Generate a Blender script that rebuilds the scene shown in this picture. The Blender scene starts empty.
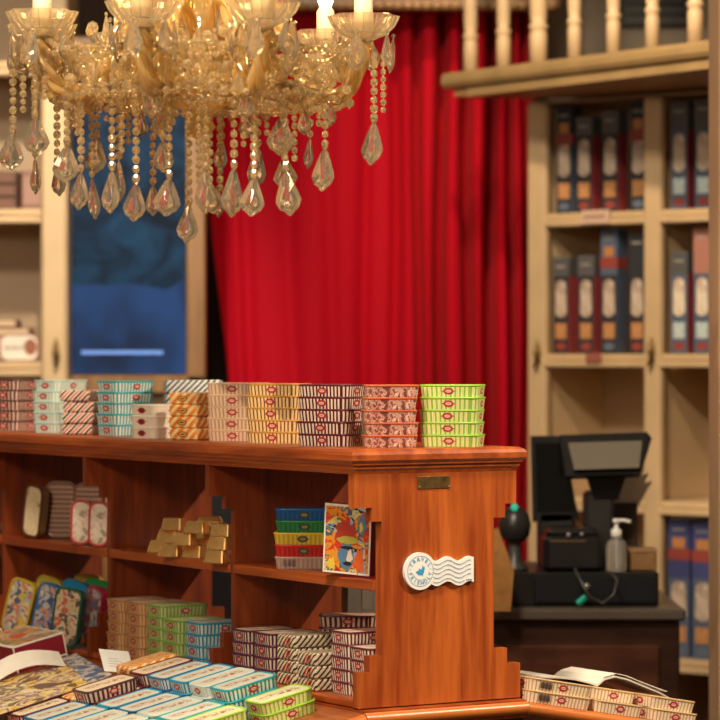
import bpy, math, random
from mathutils import Vector, Matrix
random.seed(7)
S = bpy.context.scene
COL = S.collection
F, HZ = 3000.0, 355.0          # focal length in pixels and horizon row of the photograph
CAMZ = 1.40
V = Vector
R = math.radians

# ------------------------------------------------------------------ surveying helpers
def at(px, py, D):
    """world point seen at a photograph pixel, D metres in front of the lens"""
    return V(((px-360)*D/F, D, CAMZ-(py-HZ)*D/F))
EA = R(31.8)                    # the display unit's short axis runs along E, its length along L
E = V((math.cos(EA), math.sin(EA), 0)); L = V((-math.sin(EA), math.cos(EA), 0)); Z = V((0,0,1))
O = V((-0.0185, 5.55, 0))
UW = 0.378                      # unit width
def loc(v, u, z=0.0): return O + E*v + L*u + Z*z
def solve_u(px, v):
    k = (px-360)/F
    return (k*(O.y+v*E.y)-O.x-v*E.x)/(L.x-k*L.y)
def ray(px, py): return V(((px-360)/F, 1.0, -(py-HZ)/F))
CAM = V((0,0,CAMZ))
def hit(px, py, p, n):
    d = ray(px, py); return CAM + d*((p-CAM).dot(n)/d.dot(n))
def to_uv(w):
    d = w-O; return d.dot(E), d.dot(L), w.z

# ------------------------------------------------------------------ mesh builder
class MB:
    def __init__(s): s.v=[]; s.f=[]; s.m=[]; s.uv=[]; s.sm=[]
    def add(s, vs, fs, m=0, uv=None, smooth=False):
        b=len(s.v); s.v += [tuple(p) for p in vs]
        for i,f in enumerate(fs):
            s.f.append([b+j for j in f]); s.m.append(m if not isinstance(m,list) else m[i]); s.sm.append(smooth)
            s.uv.append(uv[i] if uv else [(0,0)]*len(f))
        return s
    def box(s, a, b, m=0):
        x0,y0,z0=a; x1,y1,z1=b
        vs=[(x0,y0,z0),(x1,y0,z0),(x1,y1,z0),(x0,y1,z0),(x0,y0,z1),(x1,y0,z1),(x1,y1,z1),(x0,y1,z1)]
        fs=[(3,2,1,0),(4,5,6,7),(0,1,5,4),(1,2,6,5),(2,3,7,6),(3,0,4,7)]
        def q(f): return [(vs[i][0]+vs[i][1]*.37, vs[i][2]+vs[i][1]*.21) for i in f]
        return s.add(vs,fs,m,[q(f) for f in fs])
    def bbox(s, a, b, r=.003, m=0):
        """box with chamfered edges"""
        (x0,y0,z0),(x1,y1,z1)=a,b
        return s.rings([rrect(x1-x0-2*r,y1-y0-2*r,r,1,((x0+x1)/2,(y0+y1)/2),z0),
                        rrect(x1-x0,y1-y0,r*1.2,1,((x0+x1)/2,(y0+y1)/2),z0+r),
                        rrect(x1-x0,y1-y0,r*1.2,1,((x0+x1)/2,(y0+y1)/2),z1-r),
                        rrect(x1-x0-2*r,y1-y0-2*r,r,1,((x0+x1)/2,(y0+y1)/2),z1)],m)
    def rings(s, rings, m=0, cap=True, closed=True, smooth=False, uvf=None, mats=None):
        n=len(rings[0]); vs=[p for r in rings for p in r]; fs=[]; uvs=[]; ms=[]
        for i in range(len(rings)-1):
            for j in range(n if closed else n-1):
                k=(j+1)%n
                fs.append((i*n+j,i*n+k,(i+1)*n+k,(i+1)*n+j)); ms.append(mats[i] if mats else m)
                uvs.append([uvf(i,j),uvf(i,j+1),uvf(i+1,j+1),uvf(i+1,j)] if uvf else [(0,0)]*4)
        s.add(vs,fs,ms,uvs,smooth)
        if cap:
            s.add(rings[0],[tuple(range(n))[::-1]],mats[0] if mats else m,[[(p[0],p[1]) for p in rings[0]][::-1]])
            s.add(rings[-1],[tuple(range(n))],mats[-1] if mats else m,[[(p[0],p[1]) for p in rings[-1]]])
        return s
    def prism(s, pts, d, m=0):
        """polygon pts (3d) pushed along vector d"""
        n=len(pts); p=[V(q) for q in pts]; q=[a+V(d) for a in p]
        return s.add(p+q,[tuple(range(n))[::-1],tuple(range(n,2*n))]+[(i,(i+1)%n,n+(i+1)%n,n+i) for i in range(n)],m)
    def tube(s, path, r, m=0, n=8, smooth=True, cap=True):
        P=[V(p) for p in path]; rings=[]; up=V((0.13,0.21,1)).normalized()
        for i,p in enumerate(P):
            t=(P[min(i+1,len(P)-1)]-P[max(i-1,0)]).normalized()
            a=t.cross(up); a = a.normalized() if a.length>1e-3 else V((1,0,0)); b=t.cross(a).normalized()
            rr=r[i] if isinstance(r,(list,tuple)) else r
            rings.append([p+a*math.cos(2*math.pi*k/n)*rr+b*math.sin(2*math.pi*k/n)*rr for k in range(n)])
        return s.rings(rings,m,cap,True,smooth)
    def lathe(s, prof, c=(0,0,0), m=0, n=20, smooth=True, scallop=0, amp=0, cap=False):
        rings=[[V((c[0]+r*(1+amp*(r>0.02)*math.cos(scallop*2*math.pi*k/n))*math.cos(2*math.pi*k/n),
                   c[1]+r*(1+amp*(r>0.02)*math.cos(scallop*2*math.pi*k/n))*math.sin(2*math.pi*k/n),c[2]+z)) for k in range(n)] for r,z in prof]
        return s.rings(rings,m,cap,True,smooth)
    def bead(s, c, r, m=0, n=6):
        """faceted crystal bead"""
        c=V(c); rings=[]
        for a in (-90,-45,0,45,90):
            rr=max(r*math.cos(R(a)),r*.12); zz=r*math.sin(R(a)); o=(a==0)*.5
            rings.append([c+V((rr*math.cos(2*math.pi*(k+o)/n),rr*math.sin(2*math.pi*(k+o)/n),zz)) for k in range(n)])
        return s.rings(rings,m,True)
    def build(s, name, mats, parent=None):
        me=bpy.data.meshes.new(name); me.from_pydata(s.v,[],s.f)
        for m in (mats if isinstance(mats,(list,tuple)) else [mats]): me.materials.append(m)
        me.polygons.foreach_set('material_index',s.m); me.polygons.foreach_set('use_smooth',s.sm)
        uvl=me.uv_layers.new(name='UVMap'); flat=[c for f in s.uv for p in f for c in p]
        if len(flat)==2*len(me.loops): uvl.data.foreach_set('uv',flat)
        me.update(); o=bpy.data.objects.new(name,me); COL.objects.link(o)
        if parent: o.parent=parent
        return o

def rrect(w, h, r, seg=4, c=(0,0), z=0.0):
    out=[]
    for cx,cy,a0 in ((w/2-r,-h/2+r,-90),(w/2-r,h/2-r,0),(-w/2+r,h/2-r,90),(-w/2+r,-h/2+r,180)):
        for i in range(seg+1):
            a=R(a0+90*i/seg); out.append(V((c[0]+cx+r*math.cos(a),c[1]+cy+r*math.sin(a),z)))
    return out

def tag(o, label, cat, group=None, kind=None):
    o['label']=label; o['category']=cat
    if group: o['group']=group
    if kind: o['kind']=kind
    return o
def empty(name, label, cat, M=None, group=None):
    o=bpy.data.objects.new(name,None); COL.objects.link(o); o.empty_display_size=.05
    if M is not None: o.matrix_world=M
    return tag(o,label,cat,group)
def structure(o): o['kind']='structure'; return o
def copy_tree(o, parent=None):
    c=o.copy(); COL.objects.link(c)
    if parent: c.parent=parent
    for ch in KIDS.get(o.name,[]): 
        d=copy_tree(ch,c)
    return c
KIDS={}
def kid(parent, child): child.parent=parent; KIDS.setdefault(parent.name,[]).append(child); return child
def frame(p, x, y, z):
    M=Matrix.Identity(4)
    for i,a in enumerate((x,y,z)):
        for j in range(3): M[j][i]=a[j]
    M.translation=p; return M
def rotz(p, a): return Matrix.Translation(p)@Matrix.Rotation(a,4,'Z')

# ------------------------------------------------------------------ materials
def new_mat(name):
    m=bpy.data.materials.new(name); m.use_nodes=True; nt=m.node_tree
    b=nt.nodes['Principled BSDF']; return m,nt,b
def lk(nt,a,b): nt.links.new(a,b)
def col4(c): return (c[0],c[1],c[2],1)
def plain(name, c, rough=.5, metal=0, spec=.5, emit=None, es=0, noise=0, nscale=30):
    m,nt,b=new_mat(name)
    b.inputs['Base Color'].default_value=col4(c); b.inputs['Roughness'].default_value=rough
    b.inputs['Metallic'].default_value=metal; b.inputs['Specular IOR Level'].default_value=spec
    if noise:
        t=nt.nodes.new('ShaderNodeTexCoord'); n=nt.nodes.new('ShaderNodeTexNoise'); n.inputs['Scale'].default_value=nscale
        r=nt.nodes.new('ShaderNodeValToRGB'); r.color_ramp.elements[0].position=.3; r.color_ramp.elements[1].position=.7
        r.color_ramp.elements[0].color=col4([x*(1-noise) for x in c]); r.color_ramp.elements[1].color=col4([min(1,x*(1+noise)) for x in c])
        lk(nt,t.outputs['Object'],n.inputs['Vector']); lk(nt,n.outputs['Fac'],r.inputs['Fac']); lk(nt,r.outputs['Color'],b.inputs['Base Color'])
    if emit: b.inputs['Emission Color'].default_value=col4(emit); b.inputs['Emission Strength'].default_value=es
    return m
def mathn(nt,op,a,b=None,c=None):
    n=nt.nodes.new('ShaderNodeMath'); n.operation=op
    for i,x in enumerate((a,b,c)):
        if x is None: continue
        if hasattr(x,'links') or hasattr(x,'is_linked'): lk(nt,x,n.inputs[i])
        else: n.inputs[i].default_value=x
    return n.outputs[0]
def mixc(nt,f,a,b):
    n=nt.nodes.new('ShaderNodeMix'); n.data_type='RGBA'
    if hasattr(f,'is_linked'): lk(nt,f,n.inputs[0])
    else: n.inputs[0].default_value=f
    for i,x in ((6,a),(7,b)):
        if hasattr(x,'is_linked'): lk(nt,x,n.inputs[i])
        else: n.inputs[i].default_value=col4(x)
    return n.outputs[2]
def wood(name, dark, light, axis='Z', scale=1.0, rough=.32, contrast=1):
    m,nt,b=new_mat(name)
    t=nt.nodes.new('ShaderNodeTexCoord'); mp=nt.nodes.new('ShaderNodeMapping')
    sc={'Z':(14,14,1.2),'X':(1.2,14,14),'Y':(14,1.2,14)}[axis]
    mp.inputs['Scale'].default_value=[x*scale for x in sc]
    n=nt.nodes.new('ShaderNodeTexNoise'); n.inputs['Scale'].default_value=1.6; n.inputs['Detail'].default_value=6; n.inputs['Distortion'].default_value=1.2
    w=nt.nodes.new('ShaderNodeTexNoise'); w.inputs['Scale'].default_value=9; w.inputs['Detail'].default_value=3
    r=nt.nodes.new('ShaderNodeValToRGB'); e=r.color_ramp.elements
    e[0].position=.33; e[0].color=col4(dark); e[1].position=.68; e[1].color=col4(light)
    x=mathn(nt,'MULTIPLY_ADD',w.outputs['Fac'],.35,-.17); y=mathn(nt,'ADD',n.outputs['Fac'],x)
    lk(nt,t.outputs['Object'],mp.inputs['Vector']); lk(nt,mp.outputs['Vector'],n.inputs['Vector']); lk(nt,mp.outputs['Vector'],w.inputs['Vector'])
    lk(nt,y,r.inputs['Fac']); lk(nt,r.outputs['Color'],b.inputs['Base Color'])
    b.inputs['Roughness'].default_value=rough
    return m
def stripes(name, a, bcol, period=.0085, duty=.45, slope=0.0, third=None, rough=.35):
    """painted stripes round a tin wall: a on bcol; slope tilts them"""
    m,nt,b=new_mat(name)
    t=nt.nodes.new('ShaderNodeUVMap'); sp=nt.nodes.new('ShaderNodeSeparateXYZ'); lk(nt,t.outputs['UV'],sp.inputs[0])
    x=mathn(nt,'MULTIPLY_ADD',sp.outputs['Y'],slope,sp.outputs['X']) if slope else sp.outputs['X']
    q=mathn(nt,'FRACT',mathn(nt,'DIVIDE',x,period))
    k=mathn(nt,'LESS_THAN',q,duty)
    c=mixc(nt,k,bcol,a)
    if third:
        k2=mathn(nt,'LESS_THAN',mathn(nt,'ABSOLUTE',mathn(nt,'SUBTRACT',q,third[1])),third[2]); c=mixc(nt,k2,c,third[0])
    lk(nt,c,b.inputs['Base Color']); b.inputs['Roughness'].default_value=rough
    bm=nt.nodes.new('ShaderNodeBump'); bm.inputs['Strength'].default_value=.25; bm.inputs['Distance'].default_value=.001
    lk(nt,mathn(nt,'SINE',mathn(nt,'MULTIPLY',q,6.283)),bm.inputs['Height']); lk(nt,bm.outputs[0],b.inputs['Normal'])
    return m
def print_mat(name, base, ink, ink2, s=60, thr=.56, rough=.3):
    """printed lid: ornament and lettering-like scribble along the middle of a pale field"""
    m,nt,b=new_mat(name)
    t=nt.nodes.new('ShaderNodeUVMap'); sp=nt.nodes.new('ShaderNodeSeparateXYZ'); lk(nt,t.outputs['UV'],sp.inputs[0])
    n=nt.nodes.new('ShaderNodeTexNoise'); n.inputs['Scale'].default_value=s*2.6; n.inputs['Detail'].default_value=3; lk(nt,t.outputs['UV'],n.inputs['Vector'])
    n2=nt.nodes.new('ShaderNodeTexNoise'); n2.inputs['Scale'].default_value=s*1.1; lk(nt,t.outputs['UV'],n2.inputs['Vector'])
    ay=mathn(nt,'ABSOLUTE',sp.outputs['Y']); ax=mathn(nt,'ABSOLUTE',sp.outputs['X'])
    band=mathn(nt,'MULTIPLY',mathn(nt,'LESS_THAN',ay,.011),mathn(nt,'LESS_THAN',ax,.043))
    k=mathn(nt,'MULTIPLY',band,mathn(nt,'GREATER_THAN',n.outputs['Fac'],thr-.03))
    c=mixc(nt,k,base,ink)
    k2=mathn(nt,'MULTIPLY',band,mathn(nt,'GREATER_THAN',n2.outputs['Fac'],.6))
    c=mixc(nt,k2,c,ink2)
    lk(nt,c,b.inputs['Base Color']); b.inputs['Roughness'].default_value=rough
    return m
def patches(name, cols, scale=40, rough=.3, distort=.6, coord='UV', jag=3):
    """abstract multicoloured print"""
    m,nt,b=new_mat(name)
    t=nt.nodes.new('ShaderNodeTexCoord'); n=nt.nodes.new('ShaderNodeTexNoise'); n.inputs['Scale'].default_value=scale; n.inputs['Detail'].default_value=jag
    n.inputs['Distortion'].default_value=distort
    v=nt.nodes.new('ShaderNodeTexVoronoi'); v.inputs['Scale'].default_value=scale*1.3
    sp=nt.nodes.new('ShaderNodeSeparateColor'); lk(nt,v.outputs['Color'],sp.inputs[0])
    src=t.outputs[coord]; lk(nt,src,n.inputs['Vector']); lk(nt,src,v.inputs['Vector'])
    x=mathn(nt,'ADD',mathn(nt,'MULTIPLY',n.outputs['Fac'],.9),mathn(nt,'MULTIPLY',sp.outputs[0],.45)); x=mathn(nt,'SUBTRACT',x,.2)
    r=nt.nodes.new('ShaderNodeValToRGB'); r.color_ramp.interpolation='CONSTANT'; e=r.color_ramp.elements
    N=len(cols); e[0].position=0; e[0].color=col4(cols[0]); e[1].position=.2+.6/N; e[1].color=col4(cols[1])
    for i in range(2,N):
        q=e.new(.2+.6*i/N); q.color=col4(cols[i])
    lk(nt,x,r.inputs['Fac']); lk(nt,r.outputs['Color'],b.inputs['Base Color']); b.inputs['Roughness'].default_value=rough
    return m

CREAM=(.80,.66,.46); PALE=(.86,.78,.64)
M={}
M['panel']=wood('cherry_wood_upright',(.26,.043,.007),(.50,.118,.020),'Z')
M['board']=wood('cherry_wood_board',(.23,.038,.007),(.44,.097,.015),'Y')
M['inner']=wood('shaded_cherry_divider',(.13,.021,.006),(.26,.05,.012),'Z')  # same cherry wood, darkened so the compartments look shaded
M['board_x']=wood('cherry_wood_end_board',(.36,.080,.013),(.58,.175,.033),'X')
M['tray']=wood('tray_wood',(.24,.06,.018),(.40,.12,.035),'Y')
M['darkwood']=wood('dark_counter_wood',(.022,.008,.005),(.05,.018,.010),'X',rough=.35)
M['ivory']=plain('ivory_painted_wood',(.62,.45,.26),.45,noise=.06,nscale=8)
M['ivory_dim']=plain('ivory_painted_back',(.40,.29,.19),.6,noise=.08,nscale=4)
M['oak']=wood('honey_oak',(.19,.09,.03),(.30,.155,.06),'Z')
M['goldrail']=plain('gilded_rail',(.38,.255,.115),.42,.15,noise=.12,nscale=9)
M['brass']=plain('aged_brass',(.30,.19,.07),.35,.9,noise=.3,nscale=60)
M['black']=plain('black_plastic',(.008,.008,.009),.38)
M['blackgloss']=plain('black_gloss_plastic',(.006,.006,.007),.12)
M['white']=plain('white_card',(.82,.82,.80),.55)
M['signblue']=plain('sign_blue',(.03,.30,.62),.5)
M['signnavy']=plain('sign_navy',(.08,.20,.36),.5)
M['badge_red']=plain('badge_red',(.40,.022,.028),.4)
M['badge_cream']=plain('badge_cream',(.72,.50,.40),.4)
M['badge_dark']=plain('badge_dark',(.08,.02,.02),.4)
M['paper']=plain('white_paper',(.80,.75,.66),.6,noise=.05,nscale=20)
M['maroon']=plain('maroon_cloth_cover',(.26,.012,.028),.5)
M['gold']=plain('gold_foil',(.90,.54,.20),.26,.85,noise=.1,nscale=40)
M['silver']=plain('tin_metal',(.55,.52,.48),.3,.9)

# ------------------------------------------------------------------ tins
TL,TW,TH=.116,.074,.0236
def side_uv(out, H):
    per=[0]
    for i in range(len(out)): per.append(per[-1]+(out[(i+1)%len(out)]-out[i]).length)
    return per
def badge_mesh(w, l, h, inset, sides, m=(0,1)):
    mb=MB()
    for sd in sides:
        half=(w if sd in ('-y','+y') else l)/2
        def place(a,b,off):
            z=h*.47+b; d=half-inset*(1-z/h)+off
            return {'-y':V((a,-d,z)),'+y':V((-a,d,z)),'+x':V((d,a,z)),'-x':V((-d,-a,z))}[sd]
        o=[(-.015,0),(-.010,-.0012),(-.007,-.0052),(0,-.0066),(.007,-.0052),(.010,-.0012),(.015,0),(.010,.0012),(.007,.0052),(0,.0066),(-.007,.0052),(-.010,.0012)]
        i=[(.0062*math.cos(k*math.pi/5),.0030*math.sin(k*math.pi/5)) for k in range(10)]
        mb.add([place(a,b,.0006) for a,b in o],[tuple(range(12))],m[0]); mb.add([place(a,b,.0009) for a,b in i],[tuple(range(10))],m[1])
        mb.add([place(a,b,.0011) for a,b in ((-.004,-.0006),(.004,.0002),(.004,.001),(-.004,.0002))],[(0,1,2,3)],m[0])
    return mb
def make_tin(key, desc, side, rim, lidm, badge=(None,None), l=TL, w=TW, h=TH, r=.015, sides=('-y','+x','-x'), inset=.0026, code=False, name='sardine_tin'):
    """returns a prototype: body mesh (root) > lid, badge"""
    mb=MB(); base=rrect(l,w,r)
    per=side_uv(base,h); zs=[(inset,0),(inset*.9,.0018),(0.0,h-.0034)]
    rings=[rrect(l-2*i,w-2*i,r-i*.6,4,(0,0),z) for i,z in zs]
    mb.rings(rings,0,True,True,False,lambda i,j:(per[j],zs[i][1]/h*h))
    root=mb.build(name,[side])
    lid=MB()
    lr=[rrect(l,w,r,4,(0,0),h-.0040),rrect(l+.0022,w+.0022,r+.001,4,(0,0),h-.0030),rrect(l+.0024,w+.0024,r+.001,4,(0,0),h-.0010),rrect(l+.0008,w+.0008,r,4,(0,0),h),
        rrect(l-.006,w-.006,r-.003,4,(0,0),h-.0002),rrect(l-.010,w-.010,r-.005,4,(0,0),h-.0008)]
    lid.rings(lr,0,False,True,True); 
    pr=[lr[-1],rrect(l-.03,w-.03,.008,4,(0,0),h-.0004)]
    n=len(pr[0]); flat=[p for q in pr for p in q]
    lid.add(flat,[(j,(j+1)%n,n+(j+1)%n,n+j) for j in range(n)]+[tuple(range(n,2*n))],1,
            [[(flat[k].x,flat[k].y) for k in (j,(j+1)%n,n+(j+1)%n,n+j)] for j in range(n)]+[[(p.x,p.y) for p in pr[1]]])
    kid(root,lid.build('lid',[rim,lidm]))
    if badge[0]:
        [kid(root,badge_mesh(w,l,h,inset,(sd,)).build('printed_badge',list(badge))) for sd in sides]
    if code:
        b=MB(); x=-l*.36
        for k in range(11):
            wd=.0006+.0008*((k*7)%3)/2; b.box((x,-w/2-.0004,h*.22),(x+wd,-w/2+.001,h*.78)); x+=.0025
        kid(root,b.build('barcode',[plain('barcode_ink',(.10,.06,.045))]))
    root['desc']=desc
    return root
def make_wrapped(desc, mat, l=TL*.96, w=TW*.97, h=.0242, badge=None, name='paper_wrapped_tin'):
    mb=MB(); r=.006
    zs=[(.004,0),(.0005,.003),(0,h*.5),(.0005,h-.003),(.004,h)]
    base=rrect(l,w,r,2); n=len(base)
    # diagonal direction alternates from face to face, as folded paper does
    def uvf(i,j):
        j%=n; p=base[j]; z=zs[i][1]; return (p.x+z*0.0, z) if False else (0,0)
    rings=[rrect(l-2*i,w-2*i,r-i*.5,2,(0,0),z) for i,z in zs]
    vs=[p for q in rings for p in q]; fs=[]; uv=[]
    for i in range(len(zs)-1):
        for j in range(n):
            k=(j+1)%n; f=(i*n+j,i*n+k,(i+1)*n+k,(i+1)*n+j); fs.append(f)
            c=(vs[f[0]]+vs[f[1]])/2; nx=abs(c.x)/l>abs(c.y)/w
            uv.append([((vs[q].y if nx else vs[q].x),(vs[q].z if nx else -vs[q].z)) for q in f])
    mb.add(vs,fs,0,uv)
    top=rings[-1]; mb.add(top,[tuple(range(n))],0,[[(p.x,p.y) for p in top]]); mb.add(rings[0],[tuple(range(n))[::-1]],0)
    root=mb.build(name,[mat])
    fl=MB()
    fl.add([(-l*.48,-.0012,h+.0006),(l*.48,-.0012,h+.0006),(l*.48,.006,h+.0003),(-l*.48,.006,h+.0003)],[(0,1,2,3)],0,[[(-l*.48,.01),(l*.48,.01),(l*.48,-.01),(-l*.48,-.01)]])
    kid(root,fl.build('paper_fold',[mat]))
    if badge:
        def ell(sd,a,bb,c,off):
            pts=[]
            for q in range(14):
                t=2*math.pi*q/14; x=a*math.cos(t); z=h*.5+bb*math.sin(t)
                pts.append({'-x':V((-l/2-off,-x-c,z)),'-y':V((x+c,-w/2-off,z))}[sd])
            return pts
        for sd in ('-x','-y'):
            b=MB(); b.add(ell(sd,.0125,.006,0,.0008),[tuple(range(14))],0); b.add(ell(sd,.0105,.0045,0,.0011),[tuple(range(14))],1)
            b.add(ell(sd,.007,.0014,0,.0014),[tuple(range(14))],0)
            kid(root,b.build('sticker',badge))
    root['desc']=desc
    return root

BR=(M['badge_red'],M['badge_cream'])
def rimm(n,c): return plain(n,c,.3)
lidp=print_mat('cream_printed_lid',(.80,.68,.50),(.38,.19,.11),(.42,.13,.09))
lidblue=print_mat('pale_blue_printed_lid',(.66,.66,.56),(.38,.19,.11),(.42,.13,.09))
lidgreen=print_mat('pale_green_printed_lid',(.72,.70,.44),(.36,.20,.08),(.42,.13,.09))
P={}
P['green']=make_tin('green','light green striped tin',stripes('green_stripes',(.25,.44,.045),(.76,.72,.36),.0092,.42,third=((.50,.60,.14),.72,.07)),rimm('lime_rim',(.27,.52,.035)),lidgreen,BR)
P['maroonstripe']=make_tin('ms','maroon striped tin',stripes('maroon_stripes',(.085,.012,.02),(.80,.66,.55),.0078,.48),rimm('maroon_rim',(.13,.014,.028)),lidp,BR)
P['gold']=make_tin('go','golden tan striped tin',stripes('gold_stripes',(.19,.075,.022),(.78,.56,.28),.0080,.36),rimm('gold_rim',(.56,.28,.055)),lidp,BR)
P['beige']=make_tin('be','pinkish beige striped tin',stripes('beige_stripes',(.45,.28,.19),(.72,.53,.39),.0085,.45),rimm('beige_rim',(.66,.45,.28)),lidp,BR)
P['teal']=make_tin('te','teal striped tin',stripes('teal_stripes',(.02,.25,.30),(.70,.72,.62),.0088,.46),rimm('teal_rim',(.012,.34,.40)),lidblue,BR)
P['mint']=make_tin('mi','pale mint striped tin',stripes('mint_stripes',(.38,.52,.47),(.66,.70,.60),.0085,.42),rimm('mint_rim',(.42,.58,.54)),lidblue,BR)
P['brownstripe']=make_tin('br','brown and pink striped tin',stripes('brown_stripes',(.055,.018,.02),(.66,.44,.34),.0105,.5),rimm('brown_rim',(.10,.03,.035)),lidp,BR)
P['white']=make_tin('wh','plain white tin',plain('white_tin',(.80,.70,.58),.4),rimm('white_rim',(.84,.76,.64)),lidp,(M['badge_red'],M['badge_dark']))
P['cow']=make_tin('cow','pink brown patterned tin',patches('pink_brown_print',[(.16,.05,.04),(.50,.24,.19),(.56,.31,.24),(.24,.08,.06),(.66,.46,.35),(.42,.14,.09)],80,distort=.2),rimm('coral_rim',(.50,.11,.04)),lidp,l=.102,w=.068)
P['tan']=make_tin('tan','tan brown striped tin',stripes('tan_stripes',(.34,.15,.06),(.66,.40,.20),.0075,.36),rimm('tan_rim',(.46,.22,.09)),lidp,BR)
P['olive']=make_tin('ol','leaf green striped tin',stripes('leaf_stripes',(.16,.32,.06),(.52,.55,.26),.0085,.45),rimm('leaf_rim',(.20,.40,.06)),lidgreen,BR)
P['blue']=make_tin('bl','bright blue striped tin',stripes('blue_stripes',(.015,.23,.40),(.62,.66,.60),.0086,.46),rimm('blue_rim',(.008,.28,.48)),lidblue,BR)
P['purple']=make_tin('pu','purple striped tin',stripes('purple_stripes',(.06,.014,.04),(.66,.52,.40),.0080,.50),rimm('purple_rim',(.10,.015,.055)),lidp,BR)
P['sky']=make_tin('sk','white and pale blue striped sardine tin',stripes('sky_stripes',(.52,.64,.62),(.78,.76,.68),.0090,.40),rimm('sky_rim',(.55,.68,.66)),lidblue,BR)
P['cobalt']=make_tin('cb','cobalt blue rimmed striped sardine tin',stripes('cobalt_stripes',(.02,.16,.34),(.70,.68,.62),.0066,.42),rimm('cobalt_rim',(.012,.15,.36)),lidblue,BR)
P['cream']=make_tin('cr','cream striped tin',stripes('cream_stripes',(.46,.28,.15),(.80,.66,.47),.0082,.34),rimm('straw_rim',(.60,.40,.19)),lidp,BR)
P['creamlong']=make_tin('crl','long cream and brown striped sardine tin',stripes('cream_stripes_long',(.46,.28,.15),(.80,.66,.47),.0082,.34),rimm('straw_rim_long',(.60,.40,.19)),lidp,BR,l=.150,code=True)
P['orange']=make_wrapped('orange and cream paper wrapped tin',stripes('orange_diagonals',(.80,.25,.025),(.88,.66,.34),.0210,.5,1.0),badge=[plain('sticker_dark',(.09,.02,.01)),plain('sticker_orange',(.76,.36,.07))])
P['candy']=make_wrapped('red and black diagonally wrapped tin',stripes('candy_diagonals',(.03,.012,.016),(.82,.64,.50),.0200,.30,1.0,third=((.50,.05,.05),.66,.11)))
P['zebra']=make_wrapped('cream and black diagonally wrapped tin',stripes('zebra_diagonals',(.022,.016,.022),(.74,.62,.42),.0130,.40,1.0,third=((.25,.18,.15),.84,.05)))
P['navy']=make_wrapped('navy and white diagonally wrapped tin',stripes('navy_diagonals',(.03,.06,.12),(.68,.68,.62),.0130,.42,1.0),l=.125,w=.08,h=.03)
# red flash on the ends of the zebra wraps
rf=MB()
for sx in (-1,):
    for k in range(3):
        y=-.016+k*.008
        rf.add([(sx*(TL*.48+.0008),sx*-(y-.007),.021),(sx*(TL*.48+.0008),sx*-(y-.004),.021),(sx*(TL*.48+.0008),sx*-(y+.007),.004),(sx*(TL*.48+.0008),sx*-(y+.004),.004)],[(0,1,2,3)])
kid(P['zebra'],rf.build('red_stripe',[plain('flash_red',(.55,.03,.025),.4)]))
USED=set()
def put(key, Mx, label, group):
    p=P[key]
    o=p if key not in USED else copy_tree(p)
    USED.add(key); o.matrix_world=Mx
    if 'desc' in o.keys(): pass
    return tag(o,label,'tin',group)
ORD={1:['only one'],2:['bottom','top'],3:['bottom','middle','top'],4:['bottom','second from bottom','second from top','top'],
     5:['bottom','second from bottom','middle','second from top','top'],6:['bottom','second','third','fourth','fifth','top']}
def stack(key, n, c, ang, where, group, z0, dz=TH+.0002, jit=.0025, ajit=1.5):
    d=P[key].get('desc') or ''
    d=DESC[key]
    for i in range(n):
        p=V((c.x+random.uniform(-jit,jit),c.y+random.uniform(-jit,jit),z0+i*dz))
        put(key,rotz(p,ang+R(random.uniform(-ajit,ajit))),f"{d}, {ORD[n][i]} {where}",group)
DESC={k:p['desc'] for k,p in P.items()}
for p in P.values(): del p['desc']

# ------------------------------------------------------------------ the display unit
def endp(px,py):
    w=hit(px,py,O,L); v,u,z=to_uv(w); return v,z
UZ=CAMZ-(448.3-HZ)*5.53/F-.0035      # counter top height
BZ=.756                         # bottom board top
MZ=.978                         # middle shelf top
unit=empty('display_shelf_unit','cherry wood open display shelf unit with stepped end panel and moulded top','display shelf',frame(O.copy(),E,L,Z))
prof_l=[(350,474),(350.5,508.5),(367.5,508.5),(367.5,522),(376.5,522),(378,656.5),(365.5,656.5),(365.5,673.5),(354.5,673.5),(354.5,708)]
prof_r=[(521,697),(521,663),(508,663),(508,649.5),(495,649.5),(494,516.5),(506,516.5),(506,500),(517,500),(517,472)]
pts=[endp(*p) for p in prof_l+prof_r]
pts=[(v+(.010 if i<10 else -.002),z) for i,(v,z) in enumerate(pts)]
VT=pts[0][0]; VM=(pts[4][0]+pts[5][0])/2; VB=pts[9][0]; VMR=(pts[14][0]+pts[15][0])/2; VTR=pts[-1][0]
zt=UZ-.045; zb=BZ-.012
# square the outline up: equal heights on both sides
pl=[(VT,zt),(VT,pts[1][1]),(pts[2][0],pts[1][1]),(pts[2][0],pts[3][1]),(VM,pts[3][1]),(VM,pts[6][1]),(pts[6][0],pts[6][1]),(pts[6][0],pts[8][1]),(VB,pts[8][1]),(VB,zb)]
pr=[(pts[10][0],zb)]+[(pts[i][0],pts[i][1]) for i in range(11,19)]+[(VTR,zt)]
pr=[(pts[10][0],zb),(pts[11][0],pl[7][1]),(pts[12][0],pl[7][1]),(pts[13][0],pl[5][1]),(VMR,pl[5][1]),(VMR,pl[3][1]),(pts[16][0],pl[3][1]),(pts[17][0],pl[1][1]),(VTR,pl[1][1]),(VTR,zt)]
def panel(u0,t):
    mb=MB(); mb.prism([(v,u0+t,z) for v,z in pl+pr],(0,-t,0)); return mb
VBR=pts[10][0]-.006
kid(unit,panel(0,.022).build('end_panel',[M['panel']]))
uA=solve_u(233,VM); uB=solve_u(109,VM); uC=solve_u(4,VM); uD=uC+(uC-uB)*1.02
UEND=uD+.02
for u in (uA,uB,uC,uD): kid(unit,panel(u-.008,.016).build('divider_panel',[M['inner']]))
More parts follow.
